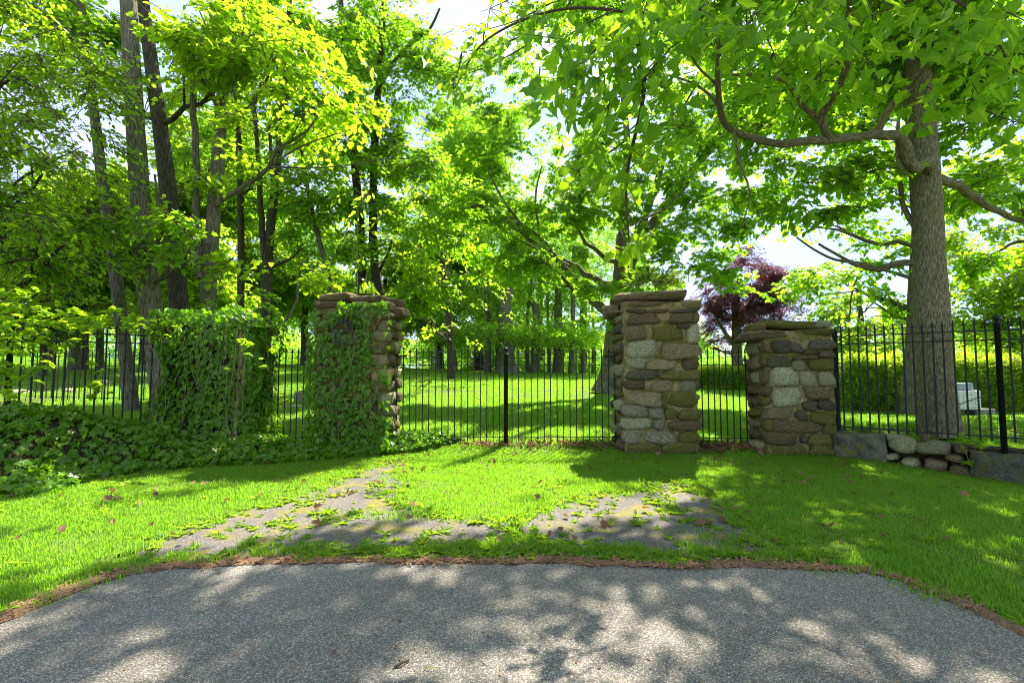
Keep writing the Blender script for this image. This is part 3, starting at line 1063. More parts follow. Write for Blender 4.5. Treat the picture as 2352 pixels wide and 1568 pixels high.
YG = 8.66
ZF, ZR1, ZR2, ZR3, ZB = 1.655, 1.625, 1.49, 0.215, 0.14
def gate(name, xs, label, x_from, x_to, y, group, ends=()):
    p = empty(name, ((x_from + x_to) / 2, y, float(gz((x_from + x_to) / 2, y))), label, 'gate', group)
    pickets(p, [(x, y) for x in xs], ZB, ZF)
    for z in (ZR1, ZR2, ZR3):
        rail(p, (x_from, y, z), (x_to, y, z))
    for (x, zt) in ends:
        mb = MB()
        mb.box((x - 0.018, y - 0.012, ZB - 0.05), (x + 0.018, y + 0.012, zt))
        mb.build('stile', M['ironw'], p)
    return p
xp = lambda px: (px - 1176) / FPX * YG
GXL, GXC, GXR = xp(906), xp(1162), xp(1418)
sp = (GXC - 0.055 - GXL - 0.05) / 16.5
gl = gate('iron_gate', [GXC - 0.11 - sp * i for i in range(17)], 'black picket gate leaf left of the ball-topped centre post', GXL, GXC - 0.04, YG, 'leaves of the wide gate', ((GXL, 1.74),))
gr = gate('iron_gate', [GXC + 0.11 + sp * i for i in range(17)], 'black picket gate leaf right of the ball-topped centre post', GXC + 0.04, GXR, YG, 'leaves of the wide gate', ((GXR, 1.74),))
for g_, x in ((gl, GXL + 0.12), (gr, GXR - 0.12)):
    mb = MB()
    mb.box((x - 0.12, YG - 0.03, ZR1 + 0.012), (x + 0.10, YG + 0.02, ZR1 + 0.045))
    mb.build('latch', M['iron'], g_)
    xh = GXL if g_ is gl else GXR
    for zh in (ZR2, ZR3):
        mb = MB()
        mb.lathe([(.02, -.04), (.024, -.03), (.024, .03), (.02, .04)], 8, (xh, YG - .02, zh))
        mb.build('hinge', M['iron'], g_)
def ball_post(parent, x, y, z0, z1, r=0.035, name='post'):
    mb = MB()
    mb.lathe([(r, z0), (r, z1 - 0.10), (r * 1.35, z1 - 0.095), (r * 1.35, z1 - 0.075), (r * 0.8, z1 - 0.065), (r * 0.55, z1 - 0.045), (r * 0.55, z1 - 0.03)], 10, (x, y, 0))
    o = mb.build(name, M['iron'], parent)
    bb = MB()
    bb.lathe([(0.008, -0.040)] + [(0.043 * math.sin(math.pi * t / 8), -0.043 * math.cos(math.pi * t / 8)) for t in range(1, 8)] + [(0.004, 0.043)], 10, (x, y, z1 + 0.005))
    b = bb.build('ball', M['iron'], parent if parent is None else o)
    if parent is not None:
        b.matrix_parent_inverse = Matrix()
        o2 = o
    return o, b
gp = empty('gate_post', (GXC, YG, float(gz(GXC, YG))), 'round black centre post with ball top between the two gate leaves', 'gate post')
o1, b1 = ball_post(gp, GXC, YG, ZB - 0.06, 1.765, 0.038)

xs3 = lambda zx: ((2350 + zx / 1.845) * 0.57422 - 1176) / FPX * 8.55
g3 = gate('small_iron_gate', [xs3(z) for z in (840, 884, 930, 972, 1020, 1068, 1114, 1163, 1210)], 'narrow black picket gate between the two bare stone piers', 3.14, xs3(1277), 8.55, 'narrow side gates', ((xs3(1277), 1.70),))
mxr = lambda x: 2 * GXC - x
g4 = gate('small_iron_gate', [mxr(xs3(z)) for z in (840, 884, 930, 972, 1020, 1068, 1114, 1163, 1210)], 'narrow black picket gate between the two ivy covered piers', mxr(xs3(1277)), mxr(3.14), 8.55, 'narrow side gates')

def fence(a, b, zb, zt, label, n, posts=(), flat=None, group=None, net=False, spacing=None, rails=(0.03, 0.165)):
    a, b = np.array(a, float), np.array(b, float)
    L = np.linalg.norm(b - a)
    ang = math.atan2(b[1] - a[1], b[0] - a[0])
    p = empty('iron_fence', (*((a + b) / 2), 0), label, 'fence', group)
    pts = [a + (b - a) * ((i + 0.7) / n) for i in range(n)]
    pts = [q for q in pts if all(np.linalg.norm(q - np.array(s)) > 0.05 for s in posts)]
    pickets(p, pts, zb, zt, ang, 0.0115)
    for z in (zt - rails[0], zt - rails[1], zb + 0.06):
        rail(p, (*a, z), (*b, z), .013, .009)
    for s in posts:
        mb = MB()
        mb.lathe([(0.036, zb - 0.22), (0.036, zt + 0.05), (0.05, zt + 0.055), (0.05, zt + 0.08), (0.03, zt + 0.09), (0.02, zt + 0.11)], 10, (s[0], s[1], 0))
        o = mb.build('post', M['iron'], p)
        bb = MB()
        bb.lathe([(0.008, -0.04)] + [(0.045 * math.sin(math.pi * t / 8), -0.045 * math.cos(math.pi * t / 8)) for t in range(1, 8)] + [(0.004, 0.045)], 10, (s[0], s[1], zt + 0.145))
        bo = bb.build('ball', M['iron'], p)
    if flat is not None:
        mb = MB()
        Mx = Matrix.Translation((a[0], a[1], 0)) @ Matrix.Rotation(ang, 4, 'Z')
        mb.box((-0.045, -0.012, zb - 0.02), (0.03, 0.012, zt + 0.06), Mx)
        mb.add([tuple(Mx @ Vector(q)) for q in [(-0.045, -0.012, zt + 0.06), (0.03, -0.012, zt + 0.06), (0.03, 0.012, zt + 0.06), (-0.045, 0.012, zt + 0.06), (-0.008, 0, zt + 0.12)]], [(0, 1, 4), (1, 2, 4), (2, 3, 4), (3, 0, 4)])
        mb.build('flat_bar', M['iron'], p)
    if net:
        mb = MB()
        nn = np.array([-(b - a)[1], (b - a)[0]]) / L * -0.02
        u = 0.0
        rs = random.Random(4)
        hh = 0.85
        while u < L:
            q = a + (b - a) * u / L - nn
            pts3 = [(q[0] + rs.uniform(-.004, .004), q[1], zb + hh * t) for t in (0, 0.5, 1)]
            mb.tube(pts3, [0.0013] * 3, 3)
            u += 0.042
        for k in range(21):
            z = zb + hh * k / 20
            mb.tube([(*(a + (b - a) * t - nn), z + rs.uniform(-.006, .006)) for t in np.linspace(0, 1, 9)], [0.0013] * 9, 3)
        o = mb.build('netting', M['net'], p)
        o['kind'] = 'stuff'
    return p
FA, FB = np.array([5.50, 8.20]), np.array([8.7, 5.15])
u_post = FA + (FB - FA) * 0.44
fence(FA, FB, 0.40, 2.00, 'black picket fence with ball post and netting above the boulder wall', 38, posts=[tuple(u_post)], flat=True, group='tall picket fences flaring to either side', net=True)
FLA, FLB = np.array([mxr(5.50), 8.20]), np.array([mxr(8.7), 5.15])
u_post2 = FLA + (FLB - FLA) * 0.44
fence(FLA, FLB, 0.40, 2.00, 'black picket fence rising out of the ivy bank under creeper leaves', 38, posts=[tuple(u_post2)], group='tall picket fences flaring to either side')
fence((-15.6, 15.6), (-6.5, 13.2), 0.50, 1.85, 'second thin picket fence standing further back on the left lawn', 40, rails=(0.0, 0.15))

# ------------------------------------------------------------------ stone wall under the right fence
def on_fence(px, py, off=0.18):
    v = ray(px, py)
    d = (FB - FA) / np.linalg.norm(FB - FA)
    nrm = np.array([d[1], -d[0]])
    if nrm[1] > 0: nrm = -nrm
    q = FA + nrm * off
    t = np.dot(q, nrm) / np.dot(v[:2], nrm)
    return np.array([0, 0, EYE]) + v * t
FANG = math.atan2((FB - FA)[1], (FB - FA)[0])
sw = empty('stone_wall', (6.6, 7.2, 0), 'low wall of granite blocks and loose boulders under the right fence', 'wall')
def z5(zx, zy, off=0.18):
    return on_fence((3200 + zx / 1.845) * 0.57422, (1150 + zy / 1.845) * 0.57422, off)
def block(u0, u1, z0, z1, seed):
    import bmesh
    d = (FB - FA) / np.linalg.norm(FB - FA)
    nrm = np.array([d[1], -d[0]])
    if nrm[1] > 0: nrm = -nrm
    bm = bmesh.new()
    bmesh.ops.create_cube(bm, size=1.0)
    bmesh.ops.subdivide_edges(bm, edges=bm.edges[:], cuts=9, use_grid_fill=True)
    L = u1 - u0
    for v in bm.verts:
        p = Vector((v.co.x * L, v.co.y * 0.42, v.co.z * (z1 - z0)))
        q = p.copy()
        w = 0.022 * noise.fractal(Vector((p.x * 5 + seed, p.y * 5, p.z * 5)), 0.8, 2.2, 5)
        dd = Vector((v.co.x, v.co.y, v.co.z))
        k = max(abs(dd.x), abs(dd.y), abs(dd.z))
        e = sum(1 for c in dd if abs(c) > 0.495)
        q += dd.normalized() * (w - 0.012 * (e - 1))
        v.co = q
    for f in bm.faces: f.smooth = True
    me = bpy.data.meshes.new('granite_block')
    bm.to_mesh(me)
    bm.free()
    o = link('granite_block', me, sw, M['granite'])
    o.matrix_parent_inverse = Matrix()
    c = FA + d * (u0 + u1) / 2 + nrm * 0.04
    o.location = Vector((c[0], c[1], (z0 + z1) / 2)) - Vector(sw.location)
    o.rotation_euler = (0, random.uniform(-0.01, 0.01), FANG)
    return o
def uof(p):
    d = (FB - FA) / np.linalg.norm(FB - FA)
    return float(np.dot(p[:2] - FA, d))
ub0, ub1 = uof(z5(250, 1150)), uof(z5(640, 1150))
block(ub0 - 0.02, ub1, -0.2, 0.37, 2)
uc0 = uof(z5(1255, 1300))
block(uc0, uc0 + 2.1, -0.35, 0.24, 9)
for (a, b_, c_, e, mk, bx) in [(642, 1082, 893, 1238, 's_g', .2), (860, 1112, 1143, 1263, 's_g', .2), (623, 1218, 738, 1283, 's_g', .3), (738, 1243, 908, 1345, 's_g', .5), (903, 1253, 1104, 1364, 's_t', .5), (1062, 1223, 1230, 1299, 's_t', .4), (1138, 1158, 1255, 1250, 's_t', .5), (638, 1086, 710, 1134, 's_g', .3), (598, 1283, 722, 1330, 's_b', .4), (885, 1085, 965, 1142, 's_b', .3), (720, 1280, 760, 1330, 's_b', .3), (1100, 1296, 1280, 1400, 's_b', .6)]:
    p0, p1 = z5(a, b_), z5(c_, e)
    c = (p0 + p1) / 2
    hx = abs(uof(p1) - uof(p0)) / 2
    put_stone('boulder', (c[0] + 0.06, c[1] + 0.08, c[2]), (hx, 0.2, abs(p0[2] - p1[2]) / 2), mk, sw, bx, FANG)
# earth fill behind the wall stones
mb = MB()
d = (FB - FA) / np.linalg.norm(FB - FA)
Mx = Matrix.Translation((FA[0], FA[1], 0)) @ Matrix.Rotation(FANG, 4, 'Z')
mb.box((0.1, 0.05, -0.4), (4.3, 0.42, 0.28), Mx)
mb.build('earth_fill', M['soil'], sw)

# ------------------------------------------------------------------ trees
def trunk_path(px, d, ground=True, dy=None):
    """px: (x, y, width) pixels up the trunk at depth d"""
    pts, rad = [], []
    for i, (x, y, w) in enumerate(px):
        dd = d + (dy[i] if dy else 0)
        p = W(x, y, dd)
        pts.append(p)
        rad.append(w / 2 / FPX * dd / math.hypot(1, (x - 1176) / FPX))
    if ground:
        p = pts[0].copy()
        dirv = (pts[1] - pts[0]) / max(pts[1][2] - pts[0][2], 0.1)
        z = float(gz(p[0], p[1])) - 0.15
        if p[2] > z + 0.2:
            p2 = p - dirv * (p[2] - z)
            pts.insert(0, p2)
            rad.insert(0, rad[0] * 1.12)
    return np.array(pts), np.array(rad)

def blob_points(blobs, per=55, flat=0.30, clump=0.62, dens=1.0):
    """sprays gathered in flattened layered clumps that fill ellipsoidal masses of the crown"""
    P, Yw = [], []
    for b in blobs:
        c, r = np.array(b[0], float), np.array(b[1] if hasattr(b[1], '__len__') else (b[1], b[1], b[1] * 0.75), float)
        k = b[2] if len(b) > 2 else 1.0
        n = int(per * dens * k * (r[0] * r[2] + r[0] * r[1] + r[1] * r[2]) / 3)
        nc = max(4, int(n / 9))
        u = rng.normal(size=(nc, 3))
        u /= np.linalg.norm(u, axis=1)[:, None]
        rr = rng.random(nc) ** (1 / 2.3)
        cc = c + u * rr[:, None] * r
        idx = rng.integers(0, nc, n)
        sz = (0.35 + 0.65 * rng.random(nc)) * clump * min(1.0, r.min() / 0.9)
        q = cc[idx] + rng.normal(size=(n, 3)) * sz[idx][:, None] * np.array([0.6, 0.6, flat])
        P.append(q)
        dv = cc[idx] - c
        Yw.append(np.arctan2(-dv[:, 0], dv[:, 1]) + rng.normal(0, 0.9, n))
    P, Yw = np.vstack(P), np.concatenate(Yw)
    return P, Yw

def crown(parent, blobs, keys, dens=1.0, scl=(0.8, 1.3), gaps=True, strength=0.95, name='crown', extra=None, **kw):
    P, Yw = blob_points(blobs, dens=dens, **kw)
    if gaps:
        k = sun_keep(P, strength=strength, tip=np.c_[-np.sin(Yw), np.cos(Yw), -0.15 * np.ones(len(P))])
        P, Yw = P[k], Yw[k]
    k = P[:, 2] > gz(P[:, 0], P[:, 1]) + 0.25
    P, Yw = P[k], Yw[k]
    n = len(P)
    rot = np.c_[rng.normal(-0.15, 0.3, n), rng.normal(0, 0.3, n), Yw]
    s = rng.uniform(scl[0], scl[1], n)
    return scatter(name, keys, P, rot, s, parent)

def tree(name, label, px, d, bark, blobs, keys, group, limbs=(), dens=1.0, n=12, rootflare=0.35, extra_trunks=(), ground=True, scl=(0.8, 1.3), autolimbs=4, gaps=True, fine=False, strength=0.95, cat='tree', **kw):
    pts, rad = trunk_path(px, d, ground)
    q, r = smooth_path(pts, rad, 0.12 if fine else 0.4)
    base = q[0]
    root = empty(name, (base[0], base[1], max(float(gz(base[0], base[1])), base[2])), label, cat, group)
    mb = MB()
    fl = lambda a, l: 1 + rootflare * math.exp(-l / 0.45) * (0.7 + 0.5 * math.cos(3 * a + base[0]))
    mb.tube(q, r, 40 if fine else n, 0.10, base[0], fl if rootflare else None)
    mb.build('trunk', bark, root)
    for i, (lp, ld) in enumerate(extra_trunks):
        p2, r2 = trunk_path(lp, ld, ground)
        q2, r2 = smooth_path(p2, r2, 0.4)
        mb = MB()
        mb.tube(q2, r2, n, 0.1, i + 3.1)
        mb.build('trunk', bark, root)
    for lp in limbs:
        pl, rl = [], []
        for (x, y, w, dd) in lp[0]:
            pl.append(W(x, y, dd))
            rl.append(w / 2 / FPX * dd / math.hypot(1, (x - 1176) / FPX))
        ql, rl = smooth_path(pl, rl, 0.10 if fine else 0.2)
        if len(ql) > 4:
            for j in range(1, len(ql) - 1):
                ql[j] += np.array([noise.noise(Vector((j * 0.35, base[0], k))) for k in (0.1, 5.2, 9.7)]) * min(0.035, rl[j] * 0.6)
        mb = MB()
        mb.tube(ql, rl, 12 if fine else 8, 0.15, len(lp[0]))
        mb.build('limb', lp[1] if len(lp) > 1 and lp[1] is not None else bark, root)
    P0 = q
    for i in range(min(autolimbs, len(blobs))):
        c = np.array(blobs[i][0])
        zs = P0[:, 2]
        target = c[2] - 0.35 * np.linalg.norm(c[:2] - P0[len(P0) // 2, :2]) - 0.3
        j = int(np.argmin(abs(zs - target)))
        j = min(max(j, len(P0) // 5), len(P0) - 2)
        a = P0[j]
        L = np.linalg.norm(c - a)
        mid = a * 0.5 + c * 0.5 + np.array([rng.normal(0, 0.06), rng.normal(0, 0.06), -0.04]) * L
        r0 = min(r[j] * 0.5, 0.03 + 0.02 * L)
        ql, rl = smooth_path([a, mid, c], [r0, r0 * 0.65, r0 * 0.25], 0.4)
        for jj in range(1, len(ql)):
            ql[jj] += rng.normal(0, 0.05, 3)
        mb = MB()
        mb.tube(ql, rl, 7, 0.1, i)
        for s in range(4):                         # side boughs
            t = int(len(ql) * (0.35 + 0.15 * s))
            t = min(t, len(ql) - 1)
            rb = blobs[i][1] if not hasattr(blobs[i][1], '__len__') else blobs[i][1][0]
            e = c + rng.normal(0, 0.55, 3) * rb * np.array([1, 1, 0.6])
            qq, rq = smooth_path([ql[t], (ql[t] + e) / 2 + rng.normal(0, 0.1, 3), e], [rl[t] * 0.55, rl[t] * 0.4, 0.008], 0.5)
            mb.tube(qq, rq, 5)
        mb.build('limb', bark, root)
    if blobs:
        crown(root, blobs, keys, dens, scl, gaps, strength, **kw)
    return root
B = lambda px, py, d, r, k=1.0: (W(px, py, d), r, k)

GL_, GC_, GR_ = 'tall trees behind the left fence', 'trees round the back lawn', 'trees on the right'
# --- left cluster
tree('maple_tree', 'slim straight grey trunk just left of the thickest left trunk', [(279, 740, 34), (262, 600, 34), (240, 450, 30), (215, 250, 26), (190, 50, 22), (175, -150, 16)], 13, M['bark2'],
     [B(190, 60, 13, 1.8), B(60, -60, 13, 1.6, .7)], K['maple'], GL_)
tree('maple_tree', 'thickest pale grey trunk of the left group, gently curved', [(352, 735, 60), (345, 690, 56), (330, 560, 52), (315, 350, 49), (300, 100, 45), (288, -120, 38), (280, -350, 28)], 11.5, M['bark2'],
     [B(250, 520, 10.6, (1.1, 0.8, 0.5), .8), B(400, 480, 10.4, (0.9, 0.8, 0.45), .8), B(420, 560, 10.6, (0.8, 0.6, 0.3), .8)], K['maple'], GL_, fine=True)
tree('maple_tree', 'dark leaning trunk directly right of the thickest left trunk', [(412, 715, 46), (397, 540, 46), (372, 320, 40), (340, 90, 34), (318, -90, 28), (300, -300, 22)], 13, M['barkd'],
     [B(500, 150, 12, (1.3, 1, .7)), B(330, 250, 13.6, 1.2, .6)], K['maple_lit'], GL_)
tree('maple_tree', 'right leaning trunk with a broken pale stub and curved side bough', [(478, 705, 38), (482, 620, 37), (492, 480, 36), (510, 230, 30), (522, 0, 24), (535, -220, 18)], 12.5, M['bark2'],
     [B(640, 130, 11, (1.7, 1.2, 0.9)), B(560, 60, 11, (1.5, 1.0, 0.8)), B(730, 270, 11, (1.4, 1.0, 0.8)), B(430, 70, 10.6, (1.0, .8, .5)), B(640, 330, 11.4, (1.0, .8, .6)), B(590, 590, 11.4, (0.9, 0.7, 0.3), .9), B(680, 620, 11.4, (0.9, 0.7, 0.35), .9), B(560, 680, 11.5, (.6, .5, .2), .7), B(420, 420, 11.8, (.8, .6, .4), .7)], K['maple_lit'], GL_,
     limbs=[([(462, 640, 24, 12.45), (455, 560, 27, 12.45), (450, 500, 24, 12.45)], M['barkp']),
            ([(450, 500, 20, 12.46), (452, 400, 19, 12.5), (445, 260, 17, 12.6), (440, 150, 15, 12.7), (410, 60, 10, 12.7)], None),
            ([(462, 608, 14, 12.4), (425, 605, 13, 12.2), (392, 570, 11, 11.9), (368, 500, 9, 11.6), (355, 400, 6, 11.4)], None),
            ([(392, 580, 6, 11.9), (330, 540, 5, 11.4), (250, 505, 4, 11), (120, 500, 3, 10.6)], None),
            ([(440, 150, 10, 12.7), (480, 125, 7, 12.4), (540, 90, 5, 12)], None)])
tree('maple_tree', 'single thin dark trunk right of the left group, above the ivy mass', [(553, 715, 18), (553, 500, 17), (545, 240, 14), (538, 50, 11), (530, -150, 8)], 17, M['barkd'],
     [B(590, 420, 17.5, 1.9, .7), B(500, 330, 18, 1.9, .7), B(560, -50, 18, 2.8), B(520, 180, 18, 2.0, .8)], K['small'], GL_)
tree('maple_tree', 'forked dark trunk with upright stems left of the ivy clad pier', [(612, 725, 26), (618, 560, 23), (642, 330, 18), (660, 100, 13), (670, -100, 9)], 16, M['barkd'],
     [B(690, 420, 16, (1.9, 1.4, 1.1), .8), B(640, 200, 16.5, 2.3, .8), B(700, 50, 16.5, 2.6), B(700, 560, 16, (1.3, 1, .7), .8)], K['maple'], GL_,
     limbs=[([(612, 640, 17, 15.9), (600, 500, 15, 15.9), (592, 350, 12, 16), (580, 220, 9, 16)], None), ([(618, 560, 14, 15.9), (625, 420, 11, 15.7), (618, 280, 8, 15.6)], None)])
tree('maple_tree', 'slender crooked trunk leaning left close behind the ivy clad pier', [(762, 690, 15), (752, 620, 14), (730, 540, 12), (710, 450, 10), (690, 330, 7)], 18, M['bark2'],
     [B(720, 480, 18, (1.9, 1.5, 1.1), .8), B(780, 580, 18, (1.5, 1.2, .8), .8), B(760, 380, 18.5, 2.0, .8)], K['maple'], GL_,
     limbs=[([(652, 740, 8, 14), (682, 690, 7, 14), (684, 640, 6, 14), (700, 590, 4, 14)], None)])
# --- dark linden overhanging at far left
tree('linden_tree', 'dark dense tree hanging over the left edge of the picture', [(-180, 760, 70), (-170, 500, 64), (-150, 200, 55), (-140, -100, 45)], 10.5, M['barkd'],
     [B(40, 180, 9.5, (1.8, 1.4, 1.5)), B(110, 400, 9.8, (1.5, 1.2, 1.3)), B(20, 540, 9.2, (1.3, 1.2, 1.0)), B(150, 560, 10, (1.0, 1.0, .8)), B(170, 240, 10.2, (.9, 1.0, 1.1)), B(90, 30, 9.6, (1.6, 1.2, 1.0)), B(60, 640, 9.8, (1.0, .8, .5)), B(170, 640, 11, (.8, .8, .5), .6)], K['dark'], GL_, dens=1.0, strength=.6)
# --- tall pair in the centre left
tree('ash_tree', 'tall double trunk rising behind the ivy clad pier, forking high to the right', [(832, 705, 26), (825, 500, 22), (800, 200, 17), (787, 60, 12), (780, -80, 9)], 20, M['barkd'],
     [B(780, 120, 20, 2.1, .7), B(900, 60, 20.5, 2.2, .6), B(1010, 130, 20.5, (1.9, 1.6, 1.4), .6), B(930, 330, 20, (2.2, 1.7, 1.4), .75), B(830, 480, 20.5, 2.0, .6), B(960, 520, 20, (1.9, 1.5, 1.3), .75), B(780, 300, 19.5, (1.8, 1.4, 1.4), .75), B(960, 200, 20, 1.9, .55), B(880, 620, 20, (1.6, 1.2, .7), .7), B(960, 670, 19.5, (1.5, 1.2, .7), .9), B(1000, 420, 20.5, 1.7, .7)], K['small'], GC_, dens=1.5, extra_trunks=[([(876, 700, 24), (857, 560, 20), (862, 300, 18), (872, 170, 16), (882, 0, 12), (888, -150, 8)], 20)],
     limbs=[([(872, 195, 14, 20), (900, 150, 11, 19.8), (945, 100, 9, 19.6), (985, 70, 7, 19.5), (1010, 20, 5, 19.4)], None), ([(800, 210, 12, 20), (790, 120, 9, 20), (780, 20, 7, 20)], None), ([(860, 640, 9, 20), (890, 585, 7, 19.6), (900, 550, 5, 19.4)], None)], scl=(0.9, 1.5))
tree('maple_tree', 'low spreading sunlit tree left of the gate with bright yellow boughs', [(1035, 830, 16), (1030, 700, 14), (1010, 560, 11), (1000, 430, 8)], 27, M['barkd'],
     [B(970, 700, 22, (2.4, 1.6, .8)), B(1020, 760, 22, (1.5, 1.2, .5)), B(960, 590, 23, (2.2, 1.6, 1.0)), B(1010, 470, 24, (2.4, 2, 1.4)), B(940, 770, 23, (1.6, 1.2, .6)), B(1080, 640, 25, (1.6, 1.4, 1.0), .8), B(1130, 720, 25, (1.5, 1.2, .6), .8), B(900, 640, 23, (1.4, 1.2, .9)), B(1060, 780, 24, (1.2, 1, .35))], K['maple_lit'], GC_, dens=.95, scl=(1, 1.5), strength=.6)
# --- horse chestnut behind the bare pier
chp = G(1392, 903)
tree('horse_chestnut_tree', 'big leaning chestnut behind the tall bare pier with a long bough to the left', [(1394, 903, 58), (1402, 850, 46), (1412, 760, 42), (1428, 640, 42), (1432, 540, 34)], chp[1], M['bark2'],
     [B(1120, 470, 16.5, (2.3, 1.6, 1.1)), B(1250, 600, 16.5, (1.7, 1.4, 0.9)), B(1300, 480, 17, (2.0, 1.6, 1.3)), B(1420, 420, 17.5, (2.0, 1.6, 1.6)), B(1560, 560, 17, (1.7, 1.4, 1.3)), B(1600, 440, 17, (1.8, 1.5, 1.4)), B(1650, 620, 15.5, (1.0, .9, .7), .85), B(1500, 640, 18, (1.3, 1, .6)), B(1340, 660, 16.5, (0.9, .8, .5)), B(1180, 350, 17.5, (2.0, 1.6, 1.2)), B(1350, 300, 18, (2.4, 2, 1.6)), B(1550, 300, 18, (2.2, 2, 1.6), .8), B(1180, 220, 18, (1.8, 1.5, 1.2), .7), B(1260, 100, 19, (2, 2, 1.5), .7), B(1500, 100, 19, (3, 3, 2.4), .7), B(1090, 580, 17, (1.2, 1, .8), .8), B(1380, 740, 17.2, (.8, .6, .5), .7), B(1300, 740, 16.5, (.8, .6, .35), .7), B(1650, 300, 17, (1.3, 1.2, 1.2), .5)], K['chest'], GC_, n=20, rootflare=0.3, dens=1.7, scl=(.6, 1.0), autolimbs=3, fine=False,
     limbs=[([(1428, 640, 34, 19.6), (1470, 560, 30, 19.4), (1550, 450, 26, 19), (1610, 370, 20, 18.6), (1680, 270, 14, 18.2), (1720, 150, 10, 18)], None),
            ([(1432, 545, 26, 19.6), (1434, 460, 22, 19.5), (1440, 330, 16, 19.3), (1430, 200, 12, 19.2), (1420, 50, 8, 19)], None),
            ([(1440, 600, 22, 19.5), (1480, 500, 20, 19), (1520, 380, 14, 18.6), (1545, 250, 9, 18.4)], None),
            ([(1408, 730, 20, 19.4), (1370, 690, 17, 18.8), (1300, 620, 14, 18), (1240, 550, 12, 17.3), (1180, 505, 10, 16.8), (1110, 475, 8, 16.3), (1060, 480, 5, 16)], None),
            ([(1200, 520, 7, 16.9), (1150, 450, 5, 16.6), (1120, 390, 4, 16.4)], None), ([(1240, 550, 6, 17.3), (1230, 450, 5, 17), (1245, 380, 3, 17)], None)], strength=.88)
# --- purple leaved tree
pu = 25
tree('purple_beech_tree', 'dark purple leaved tree between the two bare stone piers', [(1694, 845, 26), (1692, 780, 22), (1690, 700, 18), (1700, 640, 10)], pu, M['bark2'],
     [B(1720, 640, pu, (1.5, 1.3, 1.1)), B(1760, 700, pu, (1.6, 1.3, .9)), B(1690, 720, pu, (1.5, 1.2, .8)), B(1660, 770, pu, (.9, .8, .5), .7), B(1800, 700, pu, (1.0, .8, .5), .7), B(1650, 640, pu, (.8, .8, .7), .6), B(1730, 590, pu, (.7, .7, .6), .7), B(1770, 755, pu, (1.2, .9, .6), .9), B(1640, 700, pu, (1.1, .9, .7), .9), B(1800, 650, pu, (1.0, .8, .6), .8), B(1700, 680, pu, (1.6, 1.2, 1.0), .8)], K['purple'], None, dens=2.6, clump=.45, gaps=False, scl=(.6, .95),
     limbs=[([(1690, 800, 12, pu), (1670, 770, 10, pu), (1645, 730, 8, pu), (1630, 690, 5, pu)], None), ([(1692, 760, 12, pu), (1720, 700, 9, pu), (1760, 650, 6, pu)], None)])
